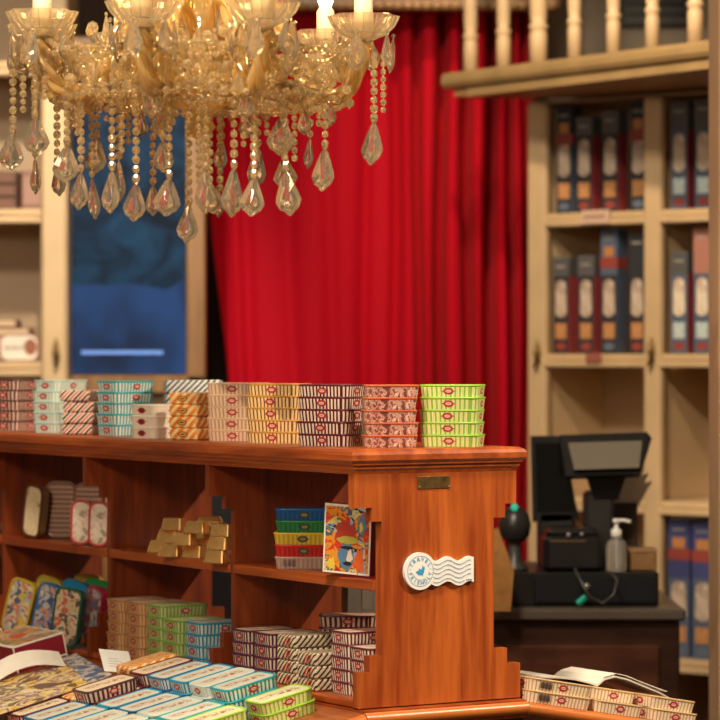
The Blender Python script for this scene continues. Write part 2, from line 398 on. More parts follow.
# moulded top: stacked profile layers
top=MB(); ov=.015
v0,v1=VT-ov,VTR+ov
lay=[(0.000,-.012,.0),(-.004,-.004,.0),(-.010,.0,.0),(-.020,.0,.0),(-.026,-.006,.0),(-.029,-.006,0),(-.030,-.010,0),(-.036,-.010,0),(-.040,-.014,0),(-.046,-.016,0)]
rings=[]
for dz,e,_ in lay[::-1]:
    a,b=v0-e,v1+e; ua,ub=-.016-e,UEND+.02+e
    rings.append([V((a,ua,UZ+dz)),V((b,ua,UZ+dz)),V((b,ub,UZ+dz)),V((a,ub,UZ+dz))])
top.rings(rings,0)
kid(unit,top.build('countertop',[M['board']]))
sh=MB()
for a,b in ((.022,uA-.008),(uA+.008,uB-.008),(uB+.008,uC-.008),(uC+.008,uD-.008)):
    mb=MB(); mb.bbox((VM-.004,a,MZ-.019),(VMR+.004,b,MZ),.002); kid(unit,mb.build('middle_shelf',[M['board']]))
mb=MB(); mb.bbox((VB+.004,.022,BZ-.0135),(VBR-.004,UEND,BZ),.002); kid(unit,mb.build('bottom_board',[M['board']]))
# brass maker's plate on the end panel
pa=[endp(417.5,476.5),endp(449.5,476.5),endp(449.5,488),endp(417.5,488)]
mb=MB(); mb.bbox((pa[0][0],-.002,pa[2][1]),(pa[1][0],.0005,pa[0][1]),.0006,0)
for v in (pa[0][0]+.003,pa[1][0]-.003): mb.bead((v,-.0025,(pa[0][1]+pa[2][1])/2-.008),.0016,1)
kid(unit,mb.build('nameplate',[M['brass'],M['silver']]))

# base table: flat core, rounded nose round the end, sloping trays either side
AL=R(12.5); TA=math.tan(AL); Z0=.738; TAR=math.tan(R(10.2))
tbl=empty('display_table','cherry wood base table with rounded nosing and sloping display trays','table',frame(O.copy(),E,L,Z))
def nose(path,r=.011):
    mb=MB(); mb.tube(path,r,0,12); return mb
NV=-.024
mb=MB(); mb.box((VB-.004,NV,Z0-.03),(VBR+.004,UEND+.1,Z0+.0035)); 
kid(tbl,mb.build('table_core',[M['board']]))
def tray(va,vb,side):
    mb=MB(); n=len([0]); 
    def zz(v): return Z0-abs(v-va)*side
    mb.add([(va,NV,zz(va)),(vb,NV,zz(vb)),(vb,UEND+.1,zz(vb)),(va,UEND+.1,zz(va)),(va,NV,zz(va)-.022),(vb,NV,zz(vb)-.022),(vb,UEND+.1,zz(vb)-.022),(va,UEND+.1,zz(va)-.022)],
           [(0,1,2,3),(7,6,5,4),(0,4,5,1),(1,5,6,2),(2,6,7,3),(3,7,4,0)] )
    return mb.build('sloping_tray',[M['tray']])
TE=.75
kid(tbl,tray(VB-.004,-TE,TA)); kid(tbl,tray(VBR+.004,UW+.55,TAR))
def zl(v): return Z0-(VB-v)*TA

def zr(v): return Z0-(v-VBR)*TAR
kid(tbl,nose([(VB-.004,NV,Z0-.0115),(VBR+.004,NV,Z0-.0115)],.0125).build('nosing',[M['board_x']]))
kid(tbl,nose([(VBR+.004,NV,Z0-.0130),(UW+.55,NV,zr(UW+.55)-.0130)],.0125).build('nosing',[M['board_x']]))
kid(tbl,nose([(VB-.004,NV,Z0-.0130),(-TE,NV,zl(-TE)-.0130)],.0125).build('nosing',[M['board_x']]))
mb=MB(); mb.box((-.50,NV+.03,0),(UW+.40,UEND,.52)); mb.box((VB-.01,NV+.02,.5),(VBR+.01,UEND,Z0-.03))
mb.box((-.52,NV+.02,0),(UW+.42,UEND+.02,.09))
kid(tbl,mb.build('table_cabinet',[M['darkwood']]))

# ------------------------------------------------------------------ "travel friendly" sign on the end panel
sc_v,sc_z=endp(418.2,571); sign=empty('postmark_sign','white postmark shaped sign reading TRAVEL FRIENDLY on the wooden end panel','sign',frame(loc(sc_v,-.0005,sc_z),E,L,Z))
sr=.0350; k=.00228
def wav(x): return .0030*math.sin((x-.040)*2*math.pi/.058)
mb=MB(); N=40
mb.prism([(sr*math.cos(2*math.pi*i/N),0,sr*math.sin(2*math.pi*i/N)) for i in range(N)],(0,-.007,0))
X0,X1=.024,.121
xs=[X0+(X1-X0)*i/24 for i in range(25)]
def flag_z(x): return -.003-(x-.03)*.02
mb.prism([(x,0,flag_z(x)-.026+.0042*math.sin((x-.05)*2*math.pi/.050)+.004) for x in xs]+[(x,0,flag_z(x)+.021+.0042*math.sin((x-.05)*2*math.pi/.050)+.004) for x in xs[::-1]],(0,-.0065,0))
kid(sign,mb.build('sign_board',[M['white']]))
ln=MB()
def ringline(r,w=.0007,n=48,a0=0,a1=360):
    q=[]
    for i in range(n):
        t0=R(a0+(a1-a0)*i/n); t1=R(a0+(a1-a0)*(i+1)/n)
        ln.add([((r-w)*math.cos(t0),-.0074,(r-w)*math.sin(t0)),((r+w)*math.cos(t0),-.0074,(r+w)*math.sin(t0)),((r+w)*math.cos(t1),-.0074,(r+w)*math.sin(t1)),((r-w)*math.cos(t1),-.0074,(r-w)*math.sin(t1))],[(0,1,2,3)])
ringline(.0285,.0004); ringline(.0165,.0004,40,200,310)
for j in range(5):
    z0=.0145-j*.0085
    xe=X1-.007 if j!=4 else X1-.022
    x0=.029
    for i in range(40):
        xa=x0+(xe-x0)*i/40; xb=x0+(xe-x0)*(i+1)/40
        f=lambda x: flag_z(x)+z0+.0040*math.sin((x-.05)*2*math.pi/.050)+.0035
        ln.add([(xa,-.0074,f(xa)-.0006),(xb,-.0074,f(xb)-.0006),(xb,-.0074,f(xb)+.0006),(xa,-.0074,f(xa)+.0006)],[(0,1,2,3)])
for i in range(4): # tiny line of print at the flag's lower corner
    x=X1-.018+i*.0034; z=flag_z(x)-.0165
    ln.add([(x,-.0074,z),(x+.0026,-.0074,z),(x+.0026,-.0074,z+.0022),(x,-.0074,z+.0022)],[(0,1,2,3)])
kid(sign,ln.build('postmark_lines',[M['signnavy']]))
# bird emblem
bird=[(-.0100,-.001),(-.0070,.0012),(-.0040,.0010),(-.0030,.0060),(.0010,.0030),(.0030,.0050),(.0055,.0120),(.0060,.0075),(.0105,.0085),(.0080,.0050),(.0110,.0045),(.0075,.0015),(.0080,-.0025),(.0050,-.0055),(.0060,-.0095),(.0020,-.0070),(-.0010,-.0085),(-.0015,-.0055),(-.0060,-.0080),(-.0055,-.0040),(-.0090,-.0040)]
mb=MB(); mb.add([(x,-.0075,z) for x,z in bird],[tuple(range(len(bird)))])
kid(sign,mb.build('bird_emblem',[M['signblue']]))
def glyph_mesh(chars):
    """[(char, centre x, z, rotation, size)] -> one mesh lying in the xz plane"""
    mb=MB(); dg=None; objs=[]
    for ch,x,z,a,s in chars:
        cu=bpy.data.curves.new('glyph','FONT'); cu.body=ch; cu.size=s; cu.align_x='CENTER'; cu.align_y='CENTER'; cu.resolution_u=3; cu.offset=s*.012
        o=bpy.data.objects.new('glyph',cu); COL.objects.link(o); objs.append((o,cu,x,z,a))
    bpy.context.view_layer.update(); dg=bpy.context.evaluated_depsgraph_get()
    for o,cu,x,z,a in objs:
        me=bpy.data.meshes.new_from_object(o.evaluated_get(dg)); c,sn=math.cos(a),math.sin(a)
        mb.add([(x+p.co.x*c-p.co.y*sn,-.0075,z+p.co.x*sn+p.co.y*c) for p in me.vertices],[tuple(f.vertices) for f in me.polygons])
        bpy.data.meshes.remove(me)
    for o,cu,*_ in objs:
        bpy.data.objects.remove(o); bpy.data.curves.remove(cu)
    return mb
chars=[]
for i,c in enumerate('TRAVEL'):
    a=150-i*24; chars.append((c,.0225*math.cos(R(a)),.0225*math.sin(R(a)),R(a-90),.0105))
for i,c in enumerate('FRIENDLY'):
    a=192+i*22; chars.append((c,.0225*math.cos(R(a)),.0225*math.sin(R(a)),R(a+90),.0105))
for a in (171,8): chars.append(('·',.0225*math.cos(R(a)),.0225*math.sin(R(a)),0,.014))
kid(sign,glyph_mesh(chars).build('lettering',[M['signblue']]))

# ------------------------------------------------------------------ tins on the counter top
G='striped tins stacked along the counter top'
def counter(px, v): return loc(v, solve_u(px,v))
CT=UZ+.0003
stack('green',5,counter(453,.275),R(-14),'of stack at the end of the counter',G,CT)
stack('cow',5,counter(390,.150),R(6),'of stack beside the green striped stack',G,CT)
stack('maroonstripe',5,counter(331,.102),R(-30),'of stack on the counter top corner',G,CT)
stack('gold',5,counter(279,.105),R(-24),'of stack beside the maroon striped stack',G,CT)
stack('beige',5,counter(238,.108),R(-20),'of stack between gold and orange stacks',G,CT)
stack('orange',4,counter(199,.085),R(58),'of stack on the counter top',G,CT,dz=.0244)
stack('white',3,counter(159,.075),R(52),'of stack before the orange wrapped stack',G,CT)
stack('teal',5,counter(126,.120),R(46),'of stack behind the white tins',G,CT)
stack('candy',4,counter(84,.075),R(76),'of stack between mint and teal stacks',G,CT,dz=.0244,jit=.004,ajit=4)
stack('mint',5,counter(60,.095),R(58),'of stack on the counter top',G,CT)
stack('brownstripe',5,counter(18,.10),R(62),'of stack farthest along the counter',G,CT)
# tins standing further back on the counter
G2='tins in the second row on the counter top'
ubk=counter(210,.315); stack('teal',4,ubk,R(20),'of stack behind the orange tins',G2,CT)
for i in range(4):
    put('navy',rotz(counter(193,.235)+Z*(CT+i*.0302),R(8)),f"navy and white diagonally wrapped tin, {ORD[4][i]} of stack behind orange tins",G2)
stack('olive',4,counter(357,.235),R(-30),'of stack behind the maroon striped stack',G2,CT)

# ------------------------------------------------------------------ tins in the lower compartments, short ends outward
GL='striped tins in the lower compartments'
SLL=[103,123,143,163,182,202]; SLR=[229,251,274,297,321,344]
LASTU=[uB-.008+TW/2]
def col_stack(key,n,pxl,pxr,v,where,dz=TH+.0002,ang=EA,jit=.001):
    """a column whose short end shows between two pixel columns at depth v"""
    c=(pxl+pxr)/2; u=solve_u(c,v)
    u=min(u,LASTU[0]-TW-.0055); slots=sum(1 for q in (SLR if pxl>225 else SLL) if q>pxl); u=max(u,(.064 if pxl>225 else uA+.0495)+slots*(TW+.0055)); LASTU[0]=u
    ctr=loc(v,u)+E*(TL/2)
    stack(key,n,ctr,ang,where,GL,BZ+.0003,dz,jit,.7)
col_stack('tan',5,103,122,.038,'of the outermost tan column by the divider step')
col_stack('tan',5,123,142,.042,'of the tan column touching the green tins')
col_stack('olive',5,143,163,.044,'of the taller green column in the shelf')
col_stack('olive',4,163,181,.036,'of the shorter green column in the shelf')
col_stack('blue',4,182,201,.045,'of the blue column beside the green tins')
col_stack('blue',2,202,219,.048,'of the short blue column in the shelf')
LASTU[0]=uA-.008+TW/2
col_stack('purple',4,229,249,.048,'of the purple column touching the divider')
col_stack('purple',4,251,271,.050,'of the purple column beside the wrapped tins')
col_stack('zebra',4,274,294,.048,'of the taller diagonally wrapped column',dz=.0244)
col_stack('zebra',3,297,317,.036,'of the shorter diagonally wrapped column',dz=.0244)
col_stack('maroonstripe',5,321,341,.062,'of the taller maroon column by the end panel')
col_stack('maroonstripe',4,344,362,.056,'of the shorter maroon column by the end panel')
for i in range(5):
    put('brownstripe',rotz(loc(.262,solve_u(349,.262))+Z*(BZ+i*.0244+.0003),R(-4)),f"dark brown striped tin, {ORD[5][i]} of stack lying deep in shelf",GL)

# ------------------------------------------------------------------ foreground tins on the sloping tray
A=(E*math.cos(AL)+Z*math.sin(AL)); NN=(Z*math.cos(AL)-E*math.sin(AL))
PL0=loc(VB-.004,0,Z0)          # a point of the tray's top
def tray_hit(px,py,off=0): return hit(px,py,PL0+NN*off,NN)
corner=tray_hit(226.5,690.8,3*TH+.001)
C0=corner+A*(TL/2)+L*(TW/2)-NN*(3*TH+.001)     # tray point under row 1, column 0
GF='tins laid in rows on the sloping tray'
RS=.0825; CS=.1205
def fg(key,row,colm,layer,label,du=0,dv=0,ang=0):
    p=C0+L*((row-1)*RS+du)-A*(colm*CS+dv)+NN*(.0006+layer*(.0246 if key=='orange' else TH+.0002))
    Mx=frame(p,A,L,NN)@Matrix.Rotation(R(ang),4,'Z')
    return put(key,Mx,label,GF)
# three-high column nearest the shelf
names=['green','teal','sky','blue','cobalt','maroonstripe','orange']
word={'green':'light green','teal':'teal','sky':'white','blue':'bright blue','cobalt':'cobalt blue','maroonstripe':'maroon','orange':'orange wrapped','mint':'mint','purple':'purple'}
for r,kx in enumerate(names):
    w=word[kx]
    fg(kx,r,0,0,f"{w} tin on the tray, lowest of the {w} pile nearest the shelf",dv=-.026 if r==0 else 0)
    if r==6: break
    fg(kx,r,0,1,f"{w} tin on the tray, "+("topmost" if r==0 else "second")+f" of the {w} pile nearest the shelf",dv=-.024 if r==0 else .002*(r%2))
    if r: fg(kx,r,0,2,f"{w} tin lying on top of the {w} pile nearest the shelf",dv=.0 if r!=4 else .003)
fg('orange',6,0,1,'orange wrapped tin under another orange wrapped tin, nearest the shelf',dv=-.006)
fg('orange',6,0,2,'orange and cream wrapped tin lying on top behind the maroon tins',du=-.004,dv=-.010)
c1=['green','teal','mint','cobalt','blue','maroonstripe']
for r,kx in enumerate(c1):
    w=word[kx]
    fg(kx,r,1,0,f"{w} tin in the tray's second column, under another {w} tin")
    fg(kx,r,1,1,f"{w} tin with printed lid, upper of its pair in second column")
fg('brownstripe',5,1,2,'dark striped tin with cream lid lying on top beside the magazine',dv=.008)
c2=['teal','mint','sky','blue','cobalt','maroonstripe']
for r,kx in enumerate(c2):
    w=word[kx]
    fg(kx,r+1,2,1,f"{w} tin at the bottom of view, third column from the shelf")
    fg(kx,r+1,2,0,f"{w} tin under another {w} tin, third column from the shelf")
fg('orange',6,1,1,'orange wrapped tin peeping out beside the dark striped tin',du=.002,dv=.002)
bpy.context.view_layer.update()

# ------------------------------------------------------------------ right-hand tray: open tins and a magazine
AR=math.atan(TAR); A2=(E*math.cos(AR)-Z*math.sin(AR)); N2=(Z*math.cos(AR)+E*math.sin(AR)); PR0=loc(VBR+.004,0,Z0)
def rt(v,u,off=0): return loc(v,u,zr(v))+N2*off
GR='cream tins along the tray beyond the end panel'
va=VBR-.016+.012
def rtin(key,v,u,layer,label): return put(key,frame(rt(v,u,.0008+layer*(TH+.0002)),A2,L,N2),label,GR)
rtin('creamlong',va+.092,.018,0,'longest cream tin, lower one against the end panel')
rtin('creamlong',va+.094,.020,1,'longest cream tin, upper one against the end panel')
rtin('cream',va+.232,.016,0,'cream striped tin, bottom row, second from the end panel')
rtin('cream',va+.238,.052,1,'cream striped tin set back in the upper row, beside the longest tin')
rtin('cream',va+.366,.014,0,'cream striped tin, bottom row, third from the end panel')
rtin('cream',va+.360,.018,1,'cream striped tin, upper row, in front of the magazine')
for i in range(3): 
    rtin('cream',va+.10+.122*i,.137,0,['cream tin under the open magazine nearest the end panel','cream tin under the middle of the open magazine','cream tin under the outer half of the open magazine'][i])
    rtin('cream',va+.10+.122*i,.137,1,['upper cream tin under the open magazine nearest the end panel','upper cream tin under the middle of the open magazine','upper cream tin under the outer half of the magazine'][i])
def sheet(curve, dirv, length, up, th, nseg=1):
    """page: a curve of points pushed along dirv, with thickness along up"""
    mb=MB(); n=len(curve); a=[V(p) for p in curve]; vs=a+[p+dirv*length for p in a]
    vs+= [p-up*th for p in vs]
    fs=[]; uv=[]
    for i in range(n-1):
        fs.append((i,i+1,n+i+1,n+i)); uv.append([(i*.02,0),(i*.02+.02,0),(i*.02+.02,length),(i*.02,length)])
        fs.append((2*n+i+1,2*n+i,3*n+i,3*n+i+1)); uv.append([(0,0)]*4)
        fs.append((i+1,i,2*n+i,2*n+i+1)); uv.append([(0,0)]*4)
        fs.append((n+i,n+i+1,3*n+i+1,3*n+i)); uv.append([(0,0)]*4)
    fs.append((0,n,3*n,2*n)); fs.append((n-1,2*n+n-1,3*n+n-1,n+n-1)); uv+=[[(0,0)]*4]*2
    mb.add(vs,fs,0,uv,False); return mb
greypage=patches('newsprint_page',[(.50,.45,.40),(.62,.57,.50),(.55,.50,.45),(.66,.61,.54),(.42,.38,.34)],28,.6)
mag=empty('open_magazine','open magazine with grey pages lying behind the cream tins','magazine',rotz(rt(va+.25,.10,.05),EA))
Mi=mag.matrix_world.inverted()
def pg(seq,name,mat,par,Minv,length=.16,u=.075,th=.003):
    c=[Minv@rt(v,u,o) for v,o in seq]; return kid(par,sheet(c,Minv.to_3x3()@L,length,Minv.to_3x3()@N2,th).build(name,mat))
s0=va+.105
pg([(s0,.0515),(s0+.04,.056),(s0+.08,.0575),(s0+.115,.055),(s0+.135,.0515)],'page',[greypage],mag,Mi)
pg([(s0+.135,.0515),(s0+.150,.066),(s0+.175,.075),(s0+.205,.073),(s0+.25,.064),(s0+.29,.056),(s0+.325,.045)],'page',[greypage],mag,Mi)
pg([(s0+.137,.0535),(s0+.152,.070),(s0+.178,.080),(s0+.205,.079),(s0+.25,.070),(s0+.31,.060)],'page',[M['paper']],mag,Mi,.15,.08,.001)

# ------------------------------------------------------------------ things standing on the unit's shelves
def pic(name,cols,sc=30): return patches(name,[[x*.85 for x in c] for c in cols],sc,.28,.5)
def standing(key,pxc,v,z,yaw,lean,label,group,back=0):
    """tin on its short end: lid towards yaw, leaning sideways by lean degrees"""
    u=solve_u(pxc,v); n=V((math.sin(R(yaw))*-1,-math.cos(R(yaw)),math.sin(R(back)))).normalized()
    side=n.cross(Z).normalized()*-1
    x=(Z*math.cos(R(lean))+side*math.sin(R(lean))); x=(x-n*x.dot(n)).normalized(); y=n.cross(x)
    l,w=DIM[key]
    c=loc(v,u,z)
    low=abs(l/2*x.z)+abs((w/2-.012)*y.z)*1.0+(TH*abs(n.z)/2)
    p=c+Z*(low+.0022)-n*(TH/2)
    return put(key,frame(p,x,y,n),label,group)
DIM={}
def pict_tin(key,desc,side,lidm,l=.128,w=.072,badge=(None,None)):
    P[key]=make_tin(key,desc,side,side if not isinstance(side,tuple) else side[0],lidm,badge,l=l,w=w,r=.020); DIM[key]=(l,w); DESC[key]=desc; del P[key]['desc']
def fl(n,c,r=.3): return plain(n,c,r)
pict_tin('pic_yellow','yellow',fl('tin_yellow',(.42,.30,.02)),pic('picture_yellow',[(.60,.45,.08),(.10,.12,.22),(.70,.55,.35),(.55,.20,.10),(.40,.42,.50),(.75,.62,.2)]))
pict_tin('pic_blue','blue',fl('tin_blue',(.012,.10,.26)),pic('picture_blue',[(.06,.10,.25),(.50,.48,.42),(.10,.14,.30),(.60,.28,.18),(.30,.34,.45),(.72,.60,.35)]))
pict_tin('pic_green','green',fl('tin_green',(.012,.09,.05)),pic('picture_pink',[(.66,.48,.30),(.55,.16,.09),(.72,.58,.42),(.12,.10,.10),(.70,.50,.28),(.45,.50,.2)]))
pict_tin('pic_red','red',fl('tin_red',(.35,.02,.05)),pic('picture_red',[(.08,.16,.34),(.55,.06,.08),(.30,.45,.58),(.65,.50,.35),(.06,.07,.1),(.6,.2,.1)]))
pict_tin('pic_emerald','green',fl('tin_emerald',(.02,.25,.07)),fl('lid_emerald',(.03,.28,.08)))
pict_tin('pic_sky','blue',fl('tin_azure',(.01,.22,.46)),fl('lid_azure',(.02,.25,.5)))
pict_tin('pic_lemon','yellow',fl('tin_lemon',(.50,.42,.05)),fl('lid_lemon',(.55,.45,.06)))
GS='picture tins leaning in the lower compartment'
z=BZ
standing('pic_yellow',21,.035,z,32,17,'yellow picture tin leaning on its end, outermost of the leaning row',GS)
standing('pic_blue',50,.035,z,32,15,'blue picture tin leaning between the yellow and the green tins',GS)
standing('pic_green',69,.020,z,30,9,'green tin with pinkish picture lid leaning beside the blue tin',GS)
standing('pic_red',97,.085,z,58,12,'red picture tin leaning against the stepped divider',GS)
standing('pic_lemon',48,.125,z,32,15,'yellow tin standing behind the blue picture tin',GS)
standing('pic_sky',74,.125,z,32,14,'azure blue tin standing behind the green picture tin',GS)
standing('pic_emerald',97,.185,z,32,10,'emerald green tin standing behind the red picture tin',GS)
standing('pic_lemon',88,.245,z,20,4,'yellow tin standing deepest behind the emerald tin',GS)
# upper compartment
pict_tin('cream_gold','cream',stripes('antique_gold_side',(.10,.04,.018),(.30,.17,.08),.006,.5),
         patches('cream_worn_lid',[(.72,.58,.36),(.78,.64,.42),(.74,.60,.38),(.80,.67,.46),(.70,.56,.35),(.30,.2,.12)],30),l=.120,w=.062)
pict_tin('floral','white',fl('tin_coral',(.50,.06,.06)),patches('floral_lid',[(.40,.36,.28),(.74,.62,.50),(.80,.70,.58),(.78,.67,.55),(.74,.46,.36),(.8,.7,.58)],42,distort=.3),l=.098,w=.050)
pict_tin('brown_pic','brown',fl('tin_umber',(.22,.10,.06)),stripes('picture_umber',(.22,.11,.07),(.42,.25,.16),.011,.5),l=.13,w=.07)
GU='tins standing on the middle shelf'
standing('cream_gold',36,.085,MZ,46,9,'cream lidded tin with antique gold side, leaning alone on middle shelf',GU)
standing('floral',83,.075,MZ,22,2,'white floral tin with red rim, beside the brown picture tins',GU)
standing('floral',101,.075,MZ,22,2,'white floral tin with red rim, next to the divider',GU)
standing('brown_pic',62,.145,MZ,10,0,'brown picture tin standing behind, next to the cream tin',GU)
standing('brown_pic',90,.150,MZ,10,0,'brown picture tin standing behind the white floral tins',GU)
# decorated emblem on the cream lid is part of its print; coloured stack
cst=[('pinkgrey','pinkish grey tin with a barcode',(.50,.34,.27),True),('redplain','bright red tin',(.58,.02,.015),False),('yellowplain','bright yellow tin',(.70,.50,.04),False),('greenplain','deep green tin',(.02,.22,.06),False),('blueplain','deep blue tin',(.01,.10,.32),False)]
cu=loc(.135,solve_u(305,.135))
wh=['bottom of the coloured stack','second from bottom of the coloured stack','middle of the coloured stack','second from top of the coloured stack','top of the coloured stack']
for i,(k,d,c,code) in enumerate(cst):
    dk=[x*.72 for x in c]
    P[k]=make_tin(k,d,stripes(k+'_flutes',dk,c,.009,.5),rimm(k+'_rim',[min(1,x*1.15) for x in c]),fl(k+'_lid',c),(None,None) if code else (plain(k+'_mark',(.03,.06,.05)),plain(k+'_mark_inner',(.35,.25,.06))),code=code); del P[k]['desc']
    put(k,rotz(V((cu.x+random.uniform(-.002,.002),cu.y,MZ+.0003+i*(TH+.0002))),R(-3)),f"{d}, {wh[i]} on middle shelf",'coloured tins on the middle shelf')
# comic-style picture book
cx=V(loc(.070,solve_u(346,.070))); ang=R(-34)
bk=empty('picture_book','square book with a riotous red and blue comic cover beside coloured tins','book',rotz(V((cx.x,cx.y,MZ+.0045)),ang)@Matrix.Rotation(R(2.5),4,'Y'))
bw,bh,bt=.108,.134,.022
mb=MB(); mb.bbox((-bw/2,0,0.0015),(bw/2,bt,bh),.001); kid(bk,mb.build('cover',[M['maroon']]))
mb=MB(); mb.box((-bw/2+.0005,-.0008,.002),(bw/2-.0005,0,bh-.0005)); kid(bk,mb.build('cover_border',[M['paper']]))
comic=patches('comic_cover_print',[(.42,.02,.015),(.62,.05,.02),(.70,.28,.03),(.08,.10,.22),(.70,.55,.12),(.30,.42,.60),(.03,.025,.03),(.66,.62,.55)],26,.3,1.6)
mb=MB(); a=bw/2-.004
mb.add([(-a,-.0012,.006),(a,-.0012,.006),(a,-.0012,bh-.005),(-a,-.0012,bh-.005)],[(0,1,2,3)],0,[[(0,0),(.1,0),(.1,.13),(0,.13)]])
def blob(cxx,cz,rx,rz,m,n=18,wob=.12,y=-.0016):
    mb.add([(cxx+rx*math.cos(2*math.pi*i/n)*(1+wob*math.sin(5*i)),y,cz+rz*math.sin(2*math.pi*i/n)*(1+wob*math.cos(4*i))) for i in range(n)],[tuple(range(n))],m)
blob(-.002,.082,.026,.016,1,22,.2); blob(.002,.066,.024,.008,2,y=-.0018); blob(0,.036,.018,.026,3,y=-.0018); blob(.008,.036,.007,.013,4,14,.3,y=-.0021); blob(.004,.022,.010,.004,5,y=-.0023); blob(.002,.052,.016,.003,5,y=-.0022)
blob(.034,.098,.010,.020,3,14,.3); blob(.032,.092,.005,.009,6,12,.3,-.0019); blob(-.034,.020,.010,.012,6,16,.3); blob(.03,.03,.012,.024,7,16,.35)
kid(bk,mb.build('cover_picture',[comic,plain('print_crimson',(.45,.04,.02)),plain('print_olive',(.45,.40,.06)),plain('print_steel_blue',(.09,.19,.34)),plain('print_skin',(.70,.58,.46)),plain('print_black',(.015,.013,.015)),plain('print_yellow',(.72,.52,.05)),plain('print_orange',(.68,.12,.02))]))
# gold ingot-shaped bars
GB='gold foil bars piled on the middle shelf'
def bar_mesh():
    mb=MB(); l,w,h=.050,.033,.0262
    mb.rings([rrect(l,w,.004,2,(0,0),0),rrect(l,w,.004,2,(0,0),.002),rrect(l*.82,w*.55,.003,2,(0,0),h-.0015),rrect(l*.79,w*.47,.003,2,(0,0),h)],0)
    return mb
proto=bar_mesh().build('gold_bar',[M['gold']])
seal=MB(); seal.add([(-.012,-.0035,.0264),(.012,-.0035,.0264),(.012,.0035,.0264),(-.012,.0035,.0264)],[(0,1,2,3)])
kid(proto,seal.build('foil_seam',[plain('foil_seam_gold',(.62,.33,.12),.4,.9)]))
bars=[(171,.062,0,'bottom row, outermost'),(195,.088,0,'bottom row, in the glowing gap'),(217,.050,0,'bottom row, beside the divider'),(160,.105,0,'bottom row, peeping out behind the outermost'),
      (169,.085,1,'middle row, outermost'),(185,.068,1,'middle row, over the glowing gap'),(220,.060,1,'middle row, beside the divider'),(205,.115,1,'middle row, set back beside the divider'),
      (174,.090,2,'top row, outermost'),(197,.080,2,'top row, centre'),(213,.125,2,'top row, set back beside the centre one'),(223,.070,2,'top row, beside the divider')]
for i,(px,v,lay,w) in enumerate(bars):
    p=loc(v,solve_u(px,v),MZ+.0004+lay*.0264)
    o=proto if i==0 else copy_tree(proto)
    o.matrix_world=rotz(p,R(-30+random.uniform(-5,5))); tag(o,f"gold foil bar, {w}, on the middle shelf",'gold bar',GB)
o=copy_tree(proto); o.matrix_world=rotz(loc(.082,solve_u(210,.082),MZ+.0004+3*.0264),R(-12))@Matrix.Diagonal((1,1,.42,1)); tag(o,'gold foil bar lying alone on top of the pile','gold bar',GB)
o=copy_tree(proto); o.matrix_world=rotz(loc(.115,solve_u(199,.115),MZ+.0004),R(-30)); tag(o,'gold foil bar deep in the bottom row behind the others','gold bar',GB)

# ------------------------------------------------------------------ left end of the sloping tray: boxes, magazine, card
def tp(px,py,off=0): return tray_hit(px,py,off)
def onframe(p,ang=0): return frame(p,A,L,NN)@Matrix.Rotation(R(ang),4,'Z')
boxlid=patches('orange_landscape_print',[(.55,.12,.06),(.62,.30,.12),(.25,.22,.12),(.60,.45,.28),(.18,.24,.28),(.66,.22,.15)],16,.35,.8)
def red_box(name,label,p,ax,ly,h,ang=0):
    """p: corner of the base at +A, near side"""
    r=empty(name,label,'box',onframe(p,ang),'red gift boxes on the tray')
    mb=MB(); mb.bbox((-ax,0,0.0005),(0,ly,h-.004),.0012); kid(r,mb.build('body',[M['maroon']]))
    mb=MB(); mb.bbox((-ax-.001,-.001,h-.004),(.001,ly+.001,h),.001); 
    for sx in (-ax-.0006,-.0024): mb.box((sx,-.0006,.001),(sx+.003,.002,h-.004))
    kid(r,mb.build('border',[M['paper']]))
    mb=MB(); mb.add([(-ax+.004,.004,h+.0004),(-.004,.004,h+.0004),(-.004,ly-.004,h+.0004),(-ax+.004,ly-.004,h+.0004)],[(0,1,2,3)],0,[[(0,0),(ax,0),(ax,ly),(0,ly)]])
    kid(r,mb.build('lid_picture',[boxlid])); return r
gp=tp(67,653,.047)
red_box('gift_box','red gift box with pale edges and an orange picture lid',gp,.12,.19,.046)
red_box('gift_box','lower red gift box under the one with the orange picture lid',gp-NN*.0465,.12,.19,.046)
red_box('gift_box','taller red gift box cut off by the edge of view',tp(9,666,0),.14,.10,.086)
# open magazine with yellow flowers and a curled white page
mc=tp(52,690,.012); mg=empty('open_magazine','open magazine showing yellow lilies with a curled white page','magazine',onframe(mc))
flower=patches('yellow_lily_print',[(.16,.10,.07),(.74,.46,.06),(.80,.66,.34),(.30,.16,.22),(.80,.62,.24),(.20,.14,.07),(.76,.66,.48)],13,.3,1.8)
bluepic=patches('blue_picture_print',[(.10,.14,.28),(.50,.50,.48),(.20,.24,.36),(.66,.60,.50),(.12,.16,.3),(.6,.5,.38)],22,.3,.8)
Mi=mg.matrix_world.inverted()
def lc(px,py,off): return Mi@tp(px,py,off)
mb=MB(); q=[lc(-25,706,.055),lc(70,676,.055),lc(56,664,.055),lc(-50,693,.055)]
mb.prism([V((p.x,p.y,-.011)) for p in q],(0,0,.046)); kid(mg,mb.build('page_block',[M['paper']]))
def flat(name,q,m,dz=0):
    mb=MB(); vs=[V((p.x,p.y,p.z+dz)) for p in q]; mb.add(vs+[v-V((0,0,.0015)) for v in vs],[(0,1,2,3),(7,6,5,4)]+[(i,(i+1)%4,4+(i+1)%4,4+i)[::-1] for i in range(4)],0,[[(p.x,p.y) for p in vs]]*2+[[(0,0)]*4]*4)
    return kid(mg,mb.build(name,[m]))
flat('photo_page',[lc(-20,722,.052),lc(97,683,.052),lc(62,662,.052),lc(-50,694,.052)],flower,.002)
flat('photo_page',[lc(90,686,.052),lc(112,676,.052),lc(76,655,.052),lc(62,660,.052)],bluepic,.004)
cur=[]
